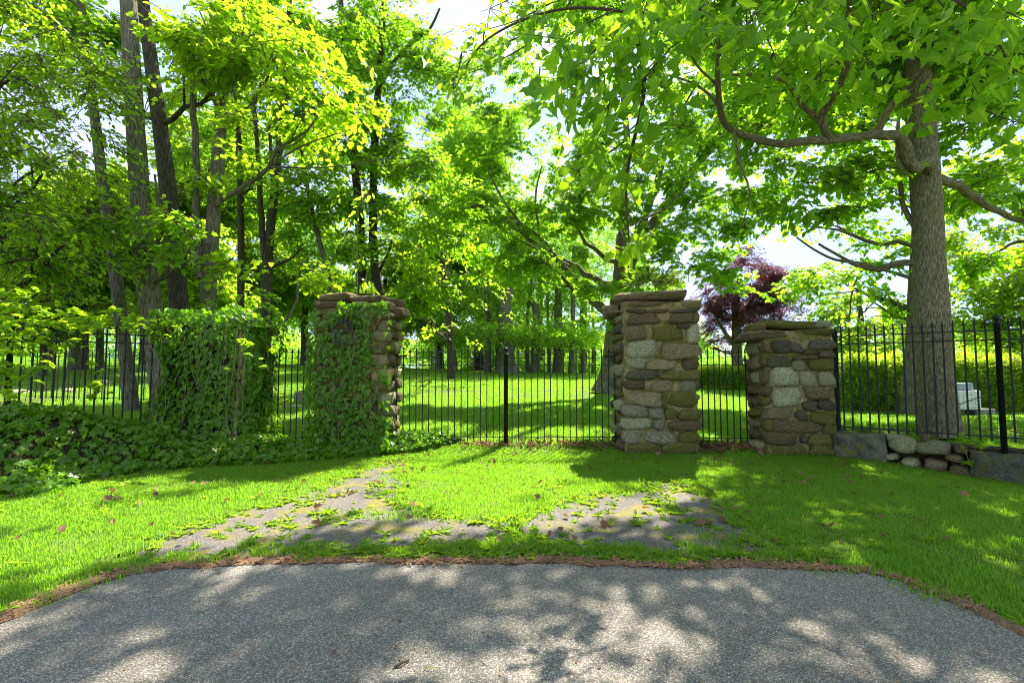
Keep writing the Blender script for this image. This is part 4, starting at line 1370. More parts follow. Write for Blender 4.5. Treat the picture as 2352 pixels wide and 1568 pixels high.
# --- right maple in front
rm = G(2155, 1000)
RD = float(rm[1])
def rflare(a, l): return 1.0
RT = tree('maple_tree', 'big ridged maple trunk standing right behind the right fence', [(2158, 1000, 104), (2152, 930, 96), (2146, 800, 90), (2135, 600, 82), (2125, 420, 78), (2112, 250, 72), (2105, 90, 62), (2100, -80, 52), (2095, -300, 40)], RD, M['bark'],
     [B(1960, 140, 8.6, (1.3, 1.0, .8)), B(2180, 120, 8.8, (1.3, 1, .8)), B(2310, 250, 9, (1.2, 1, .8)), B(2280, 420, 9.5, (1.1, .9, .6)), B(1850, 420, 9, (1.2, .9, .5), .8), B(1960, 480, 9.5, (1.0, .8, .4), .6), B(1780, 200, 8, (1.2, 1, .7)), B(2060, 30, 8, (1.5, 1.2, .8)), B(2300, 60, 8, (1.4, 1.2, .9)),
      B(2000, 600, 10.5, (.9, .8, .35), .6), B(2300, 560, 11, (1.2, 1, .5), .7), B(1760, 380, 8.6, (.9, .8, .5), .6),
      ((7.5, 7.0, 10.5), (4.5, 4.0, 2.6), .75), ((9.5, 10.5, 12.5), (4.5, 4.0, 3.0), .6), ((4.0, 5.5, 8.5), (3.2, 3.0, 1.6), .85), ((2.4, 4.2, 6.2), (2.6, 2.0, 0.9), .8), ((5.5, 4.0, 7.5), (3.0, 2.6, 1.2), .9), ((8.0, 3.5, 8.0), (3.0, 2.6, 1.3), .9), ((3.6, 10.2, 10.2), (2.3, 2.0, 1.2), 1.1), ((6.0, 10.8, 10.4), (2.4, 2.2, 1.3), 1.1), ((1.2, 10.4, 10.0), (1.8, 1.8, 1.0), .9), ((8.4, 13.2, 9.8), (3, 2.4, 1.8), .9), ((6.0, 12.6, 9.3), (2.4, 2.2, 1.2), .8), ((10.5, 13.5, 9.5), (2.4, 2.2, 1.8), .8)], K['maple'], GR_, fine=True, rootflare=0.14, autolimbs=0, dens=1.05,  # crown masses, mostly out of view, added to shade the road and right lawn
     limbs=[([(2135, 400, 30, RD - .15), (2128, 372, 34, RD - .45), (2100, 385, 34, RD - .7), (2082, 355, 36, RD - .9), (2066, 318, 30, RD - 1.0), (2020, 312, 26, RD - 1.1), (1900, 322, 24, RD - 1.4), (1780, 328, 20, RD - 1.8), (1700, 305, 18, RD - 2.1), (1658, 270, 16, RD - 2.4), (1648, 160, 13, RD - 2.9), (1655, 60, 9, RD - 3.3)], None),
            ([(1905, 322, 24, RD - 1.4), (1885, 280, 22, RD - 1.6), (1905, 235, 22, RD - 1.9), (1938, 170, 20, RD - 2.4), (1950, 60, 18, RD - 3.0), (1962, -60, 16, RD - 3.6)], None),
            ([(1885, 280, 16, RD - 1.6), (1840, 240, 14, RD - 1.8), (1815, 195, 12, RD - 2.0), (1770, 178, 9, RD - 2.2), (1680, 172, 7, RD - 2.4)], None),
            ([(2010, 312, 24, RD - 1.1), (2035, 260, 22, RD - 1.2), (2075, 215, 20, RD - 1.5), (2120, 160, 16, RD - 2.0), (2170, 80, 12, RD - 2.6)], None),
            ([(1658, 270, 10, RD - 2.4), (1640, 230, 8, RD - 2.6), (1590, 190, 6, RD - 2.8), (1520, 170, 4, RD - 3.0)], None),
            ([(1652, 200, 8, RD - 2.7), (1600, 150, 6, RD - 3), (1560, 60, 4, RD - 3.4)], None),
            ([(1685, 300, 7, RD - 2.2), (1700, 380, 6, RD - 2.2), (1722, 440, 5, RD - 2.2), (1705, 520, 3, RD - 2.2)], None),
            ([(2092, 395, 12, RD - .6), (2078, 400, 12, RD - .7), (2065, 380, 12, RD - .8), (2062, 300, 10, RD - .9), (2070, 240, 7, RD - 1)], None),
            ([(2130, 612, 22, RD), (2095, 605, 21, RD + .1), (2060, 605, 20, RD + .3), (2020, 618, 18, RD + .6), (1970, 608, 14, RD + .9), (1930, 590, 8, RD + 1.2), (1880, 560, 6, RD + 1.4)], None),
            ([(2128, 402, 28, RD + .1), (2165, 415, 28, RD + .2), (2200, 425, 26, RD + .4), (2260, 470, 22, RD + .6), (2352, 510, 16, RD + .8), (2440, 520, 10, RD + 1)], None),
            ([(2125, 545, 16, RD), (2098, 520, 16, RD + .1), (2075, 470, 14, RD + .2), (2066, 420, 12, RD + .3)], None)], strength=.97)
# --- second trunk close behind it and trees to the right and back
tree('maple_tree', 'mossy trunk half hidden directly behind the big right maple', [(2098, 945, 62), (2092, 880, 44), (2098, 750, 36), (2102, 640, 34), (2108, 520, 28), (2112, 300, 22)], 13.0, M['bark2'],
     [B(1930, 640, 15, (1.4, 1.2, .6), 1.1), B(1990, 690, 14, (1.3, 1, .5), 1.2), B(1830, 500, 15, (1.5, 1.2, .7), 1.0), B(2040, 560, 14, (1.2, 1, .5), .9), B(1860, 400, 14, (1.6, 1.2, .9), .9), B(1990, 440, 14, (1.3, 1.2, .8), .8), B(1720, 470, 15, (1.2, 1, .8), .8), B(1930, 520, 15, (1.3, 1, .5), .7), B(2030, 350, 14, (1.3, 1.2, .8), .9), B(1930, 300, 14, (1.3, 1.2, .8), .8), B(2060, 470, 14.5, (1.0, 1, .7), .9)], K['maple'], GR_, rootflare=.35, autolimbs=3,
     limbs=[([(2096, 640, 12, 13), (2000, 610, 9, 13.4), (1900, 590, 7, 14), (1830, 545, 5, 14.6)], None), ([(1990, 605, 7, 13.5), (1960, 660, 5, 13.6), (1950, 740, 3, 13.8)], None)], strength=.5)
tree('maple_tree', 'sunlit tree at the right edge behind the clipped hedge', [(2420, 900, 50), (2410, 700, 44), (2380, 560, 30), (2340, 480, 18)], 17, M['barkd'],
     [B(2300, 640, 16.5, (1.8, 1.5, 1.0)), B(2240, 740, 17, (1.6, 1.3, .8)), B(2340, 760, 16, (1.4, 1.2, .8)), B(2400, 520, 17, (2, 1.6, 1.2)), B(2250, 560, 18, (1.5, 1.2, .9), 1.0), B(2330, 680, 16, (1.3, 1.2, 1.0)), B(2290, 450, 16.5, (1.5, 1.3, 1.0)), B(2330, 340, 16.5, (1.5, 1.3, 1.0))], K['maple_lit'], GR_, dens=1.3,
     limbs=[([(2400, 560, 14, 16.5), (2340, 555, 11, 16), (2290, 580, 7, 15.6), (2240, 610, 4, 15.3)], None)], strength=.7)
tree('maple_tree', 'bright round tree behind the hedge right of the low bare pier', [(1985, 850, 22), (1980, 780, 20), (1975, 720, 16), (1970, 660, 8)], 27, M['barkd'],
     [B(1960, 770, 25, (2.2, 1.8, 1.0)), B(2040, 750, 26, (1.8, 1.5, 1.2)), B(1900, 720, 26, (1.6, 1.3, .9), .7), B(2010, 690, 26, (1.3, 1.2, .8), .5), B(1900, 800, 24, (1.8, 1.2, .8)), B(1880, 640, 27, (1.6, 1.3, .9), .7)], K['maple_lit'], GR_, dens=1.3, scl=(.9, 1.4), strength=.3)
tree('maple_tree', 'loose leafy tree far behind the purple tree', [(1850, 850, 18), (1850, 800, 16), (1845, 760, 10)], 33, M['barkd'],
     [B(1870, 800, 31, (2.4, 2, 1.0), 1.5), B(1790, 810, 31, (1.8, 2, .8), 1.5), B(1620, 790, 34, (2.4, 2, 1.2)), B(1560, 760, 34, (2, 2, 1.2))], K['far'], GR_, strength=.5)
# --- row of trunks along the far side of the lawn
far = [(1040, 843, 20, 37, 'dark straight trunk at the left end of the far row'), (1120, 856, 17, 36, 'slim trunk left of the fat flared trunk in the far row'), (1140, 857, 9, 38, 'very thin stem left of the fat flared trunk in the far row'), (1163, 861, 40, 35, 'fat flared old trunk straight behind the gate post'), (1212, 862, 9, 39, 'thin stem just right of the fat flared far trunk'), (1228, 862, 22, 37, 'pale double stem in the middle of the far row'),
       (1262, 862, 8, 40, 'thin leaning orange stem in the far row'), (1282, 862, 24, 38, 'thick greenish trunk at the right of the far row'), (1312, 862, 14, 37, 'slim tan trunk with a lit edge in the far row'), (1340, 862, 10, 40, 'thin trunk near the right end of the far row'), (1362, 861, 8, 42, 'last thin stem of the far row beside the chestnut')]
for i, (x, y, w, d, lab) in enumerate(far):
    top = (560 + (i * 53) % 140) if w < 30 else 660
    low = 745 if w > 30 else 770
    bl = [B(x - 12, 765, d - 2.5, (2.0, 1.4, .75), 1.1), B(x + (-28 if i % 2 else 24), 700 - (i % 3) * 45, d, (2.6, 2.2, 1.7)), B(x, 560 - (i % 4) * 25, d + 1, (2.8, 2.4, 2.2)), B(x + 20, low, d - (1.5 if w > 30 else -2), (2.2, 1.8, .8), .8)]
    tree('woodland_tree', lab, [(x, y, w), (x + (i % 3 - 1) * 4, 720, w * .8), (x + (i % 5 - 2) * 6, top, w * .5)], d, M['bark2'], bl, K['far'], 'row of trees along the far lawn edge', rootflare=.9 if w > 30 else .3, autolimbs=1, dens=1.35, scl=(1.0, 1.6), strength=.4, n=14)
for i, (x, y, w, d, lab) in enumerate([(171, 826, 30, 28, 'left trunk of the pair on the far left lawn'), (193, 826, 22, 28.6, 'right trunk of the pair on the far left lawn'), (108, 822, 34, 30, 'stout dark trunk at the far left beyond the fences')]):
    tree('woodland_tree', lab, [(x, y, w), (x + 2, 740, w * .85), (x - 3, 560, w * .6), (x, 350, w * .4)], d, M['bark2'], [B(x + 60, 640, d, (3.6, 3, 1.6)), B(x - 60, 560, d, (3.4, 3, 2.2)), B(x + 90, 480, d + 2, (3.4, 3, 2.4)), B(x + 200, 620, d + 3, (3.0, 2.5, 1.6))], K['maple_lit' if i else 'maple'], 'trees on the far left lawn', dens=1.6, scl=(1.0, 1.6), autolimbs=3, strength=.5)
for i, (px_, py_, d, r, lab) in enumerate([(330, 640, 34, 3.4, 'bright bushy tree seen between the left trunks'), (560, 600, 36, 3.4, 'leafy tree in the gap left of the ivy clad pier'), (700, 640, 40, 3.2, 'loose pale tree low behind the slender crooked trunk'), (1100, 380, 40, 4.2, 'tall pale crown rising far behind the gate'), (1240, 640, 44, 5.0, 'dense dark green tree far behind the gate'), (480, 420, 30, 3.6, 'tall leafy tree filling the gap behind the left trunks'), (230, 560, 26, 3.4, 'leafy tree behind the gap left of the thickest left trunk'), (420, 640, 25, 2.4, 'low bright tree directly behind the left trunks'), (1010, 620, 42, 4.6, 'deep green tree behind the left end of the far row'), (1340, 560, 44, 5.0, 'tall green tree behind the right end of the far row'), (880, 700, 40, 3.4, 'pale leafy tree behind the ivy clad pier'), (100, 680, 24, 2.2, 'low leafy tree beyond the left fence')]):
    tree('woodland_tree', lab, [(px_, 845, 20), (px_, py_ + 60, 15), (px_ + 5, py_ - 60, 8)], d, M['barkd'], [B(px_, py_, d, (r, r * .8, r * .8)), B(px_ - 50, py_ + 70, d, (r * .8, r * .7, r * .5)), B(px_ + 55, py_ + 40, d + 1, (r * .8, r * .7, r * .6)), B(px_ + 10, py_ - 90, d, (r * .8, r * .7, r * .7))], K['maple_lit'] if px_ in (330, 560, 230, 420, 100, 880, 480) else K['far'], 'trees closing off the back of the lawn', dens=1.4, scl=(1.0, 1.7), strength=.6)

# far wood that closes the horizon: one mass
blobs = []
for i in range(56):
    x = -75 + 150 * i / 55 + rng.normal(0, 1.5)
    y = 62 + rng.normal(0, 4) - abs(x) * 0.12
    h = 3.6 + rng.random() * 3.2
    if 16 < x < 42: h *= 0.55
    if -30 < x < -12: h *= 0.6
    blobs.append(((x, y, float(gz(x, y)) + h * 0.55), (3.4, 3, h * 0.62), 1.0))
P, Yw = blob_points(blobs, per=26, clump=0.9)
k = P[:, 2] > gz(P[:, 0], P[:, 1])
P, Yw = P[k], Yw[k]
o = scatter('far_woods', K['far'], P, np.c_[rng.normal(0, .4, len(P)), rng.normal(0, .4, len(P)), Yw], rng.uniform(1.3, 2.4, len(P)))
tag(o, 'band of bushes and woods closing the far side of the lawn', 'woods')
# undergrowth at the foot of the far row of trees
blobs = []
for i in range(30):
    x = -6 + 20 * i / 29
    blobs.append(((x * 1.0, 43 + rng.normal(0, .8), float(gz(x, 43)) + .7), (1.3, 1.0, .9 + rng.random() * .7), 1.3))
P, Yw = blob_points(blobs, per=40, clump=.6)
k = P[:, 2] > gz(P[:, 0], P[:, 1])
P, Yw = P[k], Yw[k]
o = scatter('undergrowth', K['far'], P, np.c_[rng.normal(0, .4, len(P)), rng.normal(0, .4, len(P)), Yw], rng.uniform(.6, 1.1, len(P)))
tag(o, 'bushy undergrowth behind the far row of trunks', 'undergrowth')

# ------------------------------------------------------------------ near boughs of the right maple with single big leaves
def big_leaf(seed, mk='maple'):
    rs = random.Random(seed)
    mb = MB()
    add_leaf(mb, 'maple', (0, 0, 0), 0, 0, 0, 1.0, rs.uniform(0.05, 0.5), rs.uniform(0.05, 0.5))
    mb.add([(-.006, 0, 0), (.006, 0, 0), (.004, -.45, .10), (-.004, -.45, .10)], [(0, 1, 2, 3)])
    me = mb.mesh('leaf')
    me.materials.append(M[mk])
    return me
BL = [big_leaf(i, mk) for i, mk in enumerate(('maple', 'dark', 'chest', 'maple', 'dark'))]
for i, m_ in enumerate(BL): source('bigleaf_%d' % i, m_)
near = []
NB = [  # px, py, depth, spread(px), count
    (1290, 130, 4.2, 60, 26), (1270, 220, 4.2, 50, 24), (1340, 200, 4.0, 70, 46), (1420, 120, 4.0, 80, 60), (1400, 270, 4.0, 70, 48), (1370, 370, 4.1, 50, 28), (1320, 430, 4.2, 28, 14), (1500, 200, 3.9, 80, 60), (1520, 330, 4.1, 60, 34), (1480, 60, 3.8, 90, 60), (1600, 60, 3.7, 90, 60), (1440, 570, 4.4, 28, 12), (1480, 540, 4.4, 22, 8), (1440, 430, 4.3, 40, 16),
    (1720, 70, 3.7, 80, 50), (1780, 160, 4.2, 80, 50), (1880, 60, 3.8, 80, 40), (1850, 130, 4.2, 60, 30), (2050, 60, 3.9, 90, 45), (2200, 80, 3.9, 90, 50), (2300, 60, 3.7, 80, 45), (2310, 180, 4.2, 60, 40), (2240, 220, 4.6, 60, 36), (2000, 190, 5.0, 80, 44), (2130, 240, 5.0, 60, 24), (2320, 320, 4.8, 50, 22), (1060, 160, 5.5, 60, 20), (1110, 110, 5.5, 40, 14), (1040, 220, 5.5, 30, 10), (1130, 60, 5.5, 40, 10), (1230, 60, 5.2, 50, 20)]
for (x, y, d, s, n) in NB:
    for i in range(int(n * (1.5 if x < 1700 else 1.2))):
        px_, py_ = x + rng.normal(0, s * .62), y + rng.normal(0, s * .52)
        dd = d + rng.normal(0, .35)
        near.append((*W(px_, py_, max(2.9, dd)), rng.uniform(.075, .17)))
near = np.array(near)
k = sun_keep(near[:, :3], strength=.85)
near = near[k]
dist = np.linalg.norm(near[:, :3] - np.array([0, 0, EYE]), axis=1)
order = np.argsort(-(near[:, 3] / dist))
nrot = np.c_[rng.uniform(-1.3, -.1, len(near)), rng.normal(0, .45, len(near)), rng.normal(2.6, 1.0, len(near))]
loc0 = np.array(RT.location)
for j in order[:300]:
    o = bpy.data.objects.new('leaf', BL[int(rng.integers(0, 5))])
    C.objects.link(o)
    o.parent = RT
    o.location = near[j, :3] - loc0
    o.rotation_mode = 'XYZ'
    o.rotation_euler = nrot[j]
    o.scale = (near[j, 3],) * 3
rest = order[300:]
scatter('leaves', ['bigleaf_%d' % i for i in range(5)], near[rest, :3], nrot[rest], near[rest, 3], RT)
# twigs that carry them
tw = MB()
for (x, y, d, s, n) in NB:
    a = W(x + rng.normal(0, 10), y - 40, d)
    b = W(x + (1700 - x) * .22 + 30, y - 90 - 30 * rng.random(), d + .5)
    q, r = smooth_path([b, (a + b) / 2 + rng.normal(0, .04, 3), a], [.010, .007, .004], .15)
    tw.tube(q, r, 5)
    for i in range(5):
        c = W(x + rng.normal(0, s * .7), y + rng.normal(0, s * .6), d + rng.normal(0, .2))
        q, r = smooth_path([a, (a + c) / 2 + rng.normal(0, .03, 3), c], [.005, .004, .002], .15)
        tw.tube(q, r, 4)
for path in ([(1962, -60, 5.9), (1800, -90, 4.8), (1600, -60, 4.2), (1450, 40, 4.1), (1330, 150, 4.1)], [(1962, -60, 5.9), (2100, -40, 4.9), (2250, 40, 4.3), (2330, 170, 4.3)], [(1655, 60, 6.4), (1520, 40, 5.5), (1300, 20, 5.3), (1120, 90, 5.4), (1040, 210, 5.5)], [(1450, 40, 4.1), (1480, 200, 4.1), (1440, 400, 4.3), (1445, 560, 4.4)]):
    pp = [W(*p) for p in path]
    q, r = smooth_path(pp, np.linspace(.026, .007, len(pp)), .15)
    tw.tube(q, r, 7)
o = tw.build('twigs', M['twig'], RT)
o['kind'] = 'stuff'

# ------------------------------------------------------------------ clipped hedges
def hedge(a, b, w, h, label, per=520):
    a, b = np.array(a, float), np.array(b, float)
    L = np.linalg.norm(b - a)
    d = (b - a) / L
    nrm = np.array([-d[1], d[0]])
    c = (a + b) / 2
    p = empty('hedge', (c[0], c[1], float(gz(*c))), label, 'hedge', 'clipped hedges')
    def surf(n):
        P = []
        tot = L * w + 2 * L * h + 2 * w * h
        for _ in range(n):
            r = rng.random() * tot
            u, v, z = rng.random() * L, rng.uniform(-w / 2, w / 2), rng.uniform(0.08, 1) * h
            if r < L * w: z = h
            elif r < L * w + 2 * L * h: v = math.copysign(w / 2, v)
            else: u = 0 if rng.random() < .5 else L
            z *= 1 + .05 * noise.noise(Vector((u * .9, v, 2.0)))
            v *= 1 + .12 * noise.noise(Vector((u * 1.1, z * 1.5, 4.0)))
            q = a + d * u + nrm * v
            P.append((q[0], q[1], float(gz(*q)) + z))
        return np.array(P)
    n = int(per * (L * w + 2 * L * h))
    P = surf(n)
    P += rng.normal(0, .03, P.shape)
    scatter('foliage', K['hedge'], P, np.c_[rng.normal(.3, .9, n), rng.normal(0, .9, n), rng.uniform(0, 6.28, n)], rng.uniform(.8, 1.4, n), p)
    mb = MB()
    mx = Matrix.Translation((a[0], a[1], 0)) @ Matrix.Rotation(math.atan2(d[1], d[0]), 4, 'Z')
    k = max(2, int(L / 1.0))
    for i in range(k):
        z0 = float(gz(*(a + d * (i + .5) * L / k)))
        mb.box((L * i / k, -w * .12, z0 + .3), (L * (i + 1) / k - .003, w * .12, z0 + h * .75), mx)
    mb.build('inner_branches', M['soil'], p)
    st = MB()
    for i in range(int(L / .35)):
        u = i * .35 + rng.random() * .2
        q = a + d * u + nrm * rng.uniform(-.15, .15)
        st.tube([(q[0], q[1], float(gz(*q)) - .05), (q[0] + rng.normal(0, .05), q[1] + rng.normal(0, .05), float(gz(*q)) + .5)], [.018, .012], 5)
    o = st.build('stems', M['twig'], p)
    o['kind'] = 'stuff'
    return p
hedge((9.9, 14.6), (20.5, 13.8), 1.1, 1.42, 'long clipped hedge with sunlit top behind the right fence')
hedge((8.6, 25.0), (15.0, 23.2), 1.2, 1.0, 'distant yellow green hedge seen through the narrow right gate', 380)

# ------------------------------------------------------------------ white tank unit behind the fence
ub = W(2218, 930, 12.6)
uz = float(gz(ub[0], ub[1]))
u = empty('utility_tank', (ub[0], ub[1], uz), 'white enamel tank with blue grey lid on low legs beside the big trunk', 'tank')
def rbox(lo, hi, bev, name, mat, parent):
    import bmesh
    bm = bmesh.new()
    bmesh.ops.create_cube(bm, size=1)
    for v in bm.verts:
        v.co = Vector([(lo[i] + hi[i]) / 2 + v.co[i] * (hi[i] - lo[i]) for i in range(3)])
    bmesh.ops.bevel(bm, geom=bm.edges[:], offset=bev, segments=3, affect='EDGES', profile=.6)
    me = bpy.data.meshes.new(name)
    bm.to_mesh(me)
    bm.free()
    return link(name, me, parent, mat)
bx, by = ub[0], ub[1]
rbox((bx - .38, by - .2, uz + .22), (bx + .24, by + .3, uz + .72), .06, 'tank', M['white'], u)
rbox((bx - .36, by - .12, uz + .723), (bx + .12, by + .24, uz + .90), .02, 'lid', M['bluegrey'], u)
for sx in (-.3, .18):
    rbox((bx + sx - .03, by - .1, uz), (bx + sx + .03, by + .2, uz + .25), .008, 'leg', M['slat'], u)
mb = MB()
q, r = smooth_path([(bx - .38, by - .22, uz + .36), (bx, by - .24, uz + .50), (bx + .24, by - .22, uz + .58)], [.008] * 3, .05)
mb.tube(q, r, 5)
mb.build('hose', M['net'], u)
for i, dx in enumerate((.30, .50)):
    o = rbox((bx + dx, by - .1, uz - .02), (bx + dx + .17, by + .2, uz + .24), .01, 'cinder_block', M['cinder'], None)
    tag(o, ['grey cinder block touching the white tank', 'grey cinder block further right of the white tank'][i], 'block', 'cinder blocks beside the tank')

# ------------------------------------------------------------------ grey slatted panel at the far left of the lawn
pw = W(1000, 850, 36)
pz = float(gz(pw[0], pw[1]))
sp_ = empty('slatted_panel', (pw[0], pw[1], pz), 'grey slatted panel standing at the far lawn edge seen through the left gate leaf', 'panel')
for s in (-.3, .3):
    rbox((pw[0] + s - .05, pw[1] - .04, pz - .05), (pw[0] + s + .05, pw[1] + .04, pz + 1.55), .008, 'upright', M['slat'], sp_)
for i in range(9):
    rbox((pw[0] - .25, pw[1] - .02, pz + .1 + i * .16), (pw[0] + .25, pw[1] + .02, pz + .21 + i * .16), .005, 'slat', M['slat'], sp_)

# ------------------------------------------------------------------ rocks on the left lawn
def field_rock(px_, py_, hx, hy, hz, mk, label, boxy=.2):
    g = G(px_, py_)
    o = bpy.data.objects.new('rock', rock(mk, boxy))
    C.objects.link(o)
    o.location = (g[0], g[1], g[2] + hz * .55)
    o.scale = (hx, hy, hz)
    o.rotation_euler = (0, 0, random.uniform(-.3, .3))
    tag(o, label, 'rock', 'rocks on the left lawn')
field_rock(243, 885, .30, .25, .16, 's_g', 'round grey boulder seen through the left fence')
field_rock(40, 905, .55, .3, .12, 's_g', 'long flat rock at the far left behind both fences')
field_rock(160, 902, .26, .2, .12, 's_g', 'small flat rock showing between the left fence pickets')
field_rock(690, 926, .17, .14, .26, 's_g', 'upright pale jagged rock behind the narrow left gate', .5)
field_rock(678, 938, .30, .2, .07, 's_g', 'flat slab lying in front of the upright jagged rock', .6)

# ------------------------------------------------------------------ broken lantern on the ivy clad pier
def zz(zx, zy, d):
    return W((1240 + zx / 7.84) * 0.57422, (1200 + zy / 7.84) * 0.57422, d)
ln = empty('wall_lantern', tuple(zz(1080, 1000, YF - .16)), 'broken black iron lantern frame hanging in the ivy on the left pier', 'lantern')
def rod(pts, r, name, d=YF - .16, mat='copper', n=6):
    pp = [zz(x, y, d + (z if z else 0)) for x, y, z in pts]
    q, rr = smooth_path(pp, [r * 1.0] * len(pp), .02)
    mb = MB()
    mb.tube(q, rr, n)
    return mb.build(name, M[mat], ln)
rod([(1035, 330, 0), (1042, 480, 0), (1045, 640, 0)], .008, 'spike')
mb = MB()
c = zz(1042, 510, YF - .16)
mb.lathe([(.006, -.03), (.02, -.018), (.02, .0), (.010, .008), (.008, .02)], 8, tuple(c))
mb.build('collar', M['copper'], ln)
for pts in ([(1045, 650, 0), (930, 670, -.02), (830, 760, -.03), (750, 850, -.04)], [(1045, 650, 0), (1200, 720, -.05), (1330, 830, -.08)], [(1045, 650, 0), (1180, 670, .05), (1370, 800, .08)]):
    rod(pts, .012, 'roof_rib')
mb = MB()
a, b, c2, e = zz(1045, 650, YF - .16), zz(1180, 670, YF - .10), zz(1380, 815, YF - .08), zz(1230, 800, YF - .24)
mb.add([a, b, c2, e], [(0, 1, 2, 3)])
mb.add([a + np.array([0, .006, -.006]), b + np.array([0, .006, -.006]), c2 + np.array([0, .006, -.006]), e + np.array([0, .006, -.006])], [(3, 2, 1, 0)])
mb.build('roof_panel', M['copper'], ln)
rod([(750, 840, 0), (775, 1050, 0), (790, 1350, 0)], .012, 'corner_post')
rod([(1280, 850, 0), (1310, 1050, 0), (1380, 1380, 0)], .010, 'corner_post')
rod([(790, 1350, 0), (960, 1340, 0), (1150, 1370, 0), (1370, 1390, 0)], .012, 'bottom_rail')
rod([(780, 1020, 0), (920, 1040, 0), (1300, 1080, 0)], .004, 'cross_bar')
for pts in ([(1150, 770, 0), (1210, 1040, 0), (1260, 1260, 0)], [(990, 690, 0), (1060, 900, 0), (1140, 1180, 0), (1080, 1330, 0)], [(930, 860, 0), (935, 1150, 0), (900, 1340, 0)]):
    rod(pts, .004, 'glazing_bar')

# ------------------------------------------------------------------ ivy
def ivy_src(i):
    rs = random.Random(i + 50)
    mb = MB()
    add_leaf(mb, 'ivy', (0, -.3, 0), 0, 0, 0, 1.0, rs.uniform(-.05, .2), rs.uniform(0.0, .25))
    me = mb.mesh('ivy_leaf')
    me.materials.append(M['ivy'])
    return me
K['ivy'] = []
for i in range(4):
    source('ivyleaf_%d' % i, ivy_src(i))
    K['ivy'].append('ivyleaf_%d' % i)
def normals_to_euler(N, spin, tilt):
    out = []
    for n_, s in zip(N, spin):
        v = Vector(n_) + Vector(rng.normal(0, tilt, 3))
        v.normalize()
        q = v.to_track_quat('Z', 'Y')
        # leaf tip hangs down the surface
        M3 = q.to_matrix()
        down = Vector((0, 0, -1)) - v * (-v.z)
        if down.length < .15:
            down = Vector((math.cos(s * 3), math.sin(s * 3), 0)) - v * v.dot(Vector((math.cos(s * 3), math.sin(s * 3), 0)))
        y = down.normalized()
        x = y.cross(v).normalized()
        m = Matrix((x, y, v)).transposed() @ Matrix.Rotation(s, 3, 'Z')
        out.append(m.to_euler())
    return np.array(out)
def ivy_on(name, label, P, N, size=(.05, .10), stems=None, cat='ivy', tilt=.35, group=None):
    P, N = np.asarray(P), np.asarray(N)
    c = P.mean(0)
    root = empty(name, (c[0], c[1], float(gz(c[0], c[1]))), label, cat, group)
    rot = normals_to_euler(N, rng.normal(0, .6, len(P)), tilt)
    scatter('leaves', K['ivy'], P, rot, rng.uniform(size[0], size[1], len(P)), root)
    mb = MB()
    for s in stems or []:
        q, r = smooth_path(s[0], s[1], .06)
        for j in range(1, len(q)):
            q[j] += rng.normal(0, .006, 3)
        mb.tube(q, r, 5)
    if stems:
        o = mb.build('stems', M['vine'], root)
        o['kind'] = 'stuff'
    return root
# on the left pier: dense low down, thinning upwards and to the right edge
P, N = [], []
tries = 0
while len(P) < 1750 and tries < 20000:
    tries += 1
    x, z = rng.uniform(-3.42, -2.02), rng.uniform(0.0, 2.62)
    px_ = (x + 3.36) / 1.27
    px_f, z_f = px_, z / 2.6
    cover = 1.0 if z < .75 else .8
    if px_f > .78 and z > .65: cover = .10 + .35 * max(0, noise.noise(Vector((x * 3, z * 3, 1))))
    if z > 2.36: cover = .7 if .33 < px_f < 1.0 and z < 2.52 else 0.02
    if z > 1.95 and px_f < .25: cover *= .35
    if 0.34 < px_f < 0.56 and 1.85 < z < 2.25: cover *= .3
    cover *= .55 + .9 * max(0, noise.noise(Vector((x * 2.1, z * 2.1, 7.7))) + .35)
    if rng.random() < cover:
        P.append((x, YF - .07 - rng.random() * .09 - .08 * max(0, 1 - z) * rng.random(), z))
        N.append((rng.normal(0, .2), -1, .35))
for i in range(260):       # wraps round the left edge and the foot
    z = rng.random() ** 1.2 * 2.3
    P.append((-3.42 - rng.random() * .1, YF + rng.random() * .6, z))
    N.append((-1, -.3, .4))
stems = []
for i in range(26):
    x0 = rng.uniform(-3.3, -2.2)
    z0 = rng.uniform(.4, 2.3)
    stems.append(([(x0, YF - .1, z0), (x0 + rng.normal(0, .07), YF - .15, z0 - .3), (x0 + rng.normal(0, .12), YF - .13, z0 - .3 - rng.random() * .5)], [.005, .004, .002]))
ivy_on('ivy', 'ivy climbing over the face of the tall left pier', P, N, (.05, .10), stems, group='ivy on the piers')
# the smothered outer pier
P, N = [], []
cx, cy_, hx, hy, top = -5.05, 8.30, .98, .62, 2.36
def rr_ivy(n, cx, cy_, hx, hy, top):
    for i in range(n):
        a = rng.uniform(0, 2 * math.pi)
        k = 2.5
        ca, sa = math.cos(a), math.sin(a)
        l = (abs(ca) ** k + abs(sa) ** k) ** (-1 / k)
        z = rng.random() * (top + .12 * noise.noise(Vector((ca * 1.8, sa, 0))))
        if i % 5 == 0:
            t = rng.random() ** .5
            z = top - .08 + .30 * noise.noise(Vector((ca * l * t * 1.8, sa * t, 0))) + .12 * (1 - t)
            P.append((cx + hx * ca * l * t, cy_ + hy * sa * l * t, z))
            N.append((ca * .5 * t, sa * .5 * t, 1))
            continue
        if rng.random() < .62 and sa > .3: a = -a; sa = -sa
        bul = 1 + .24 * noise.fractal(Vector((ca * 1.6, sa * 1.6, z * 1.1)), 1, 2, 3) + .10 * (z < .6) - .12 * sst(1.9, 2.4, z) - .10 * sst(.0, .5, .5 - abs(z - 1.1) / 2)
        P.append((cx + hx * ca * l * bul, cy_ + hy * sa * l * bul + rng.normal(0, .03), z))
        N.append((ca, sa, .45))
rr_ivy(6800, cx, cy_, hx, hy, top)
stems = []
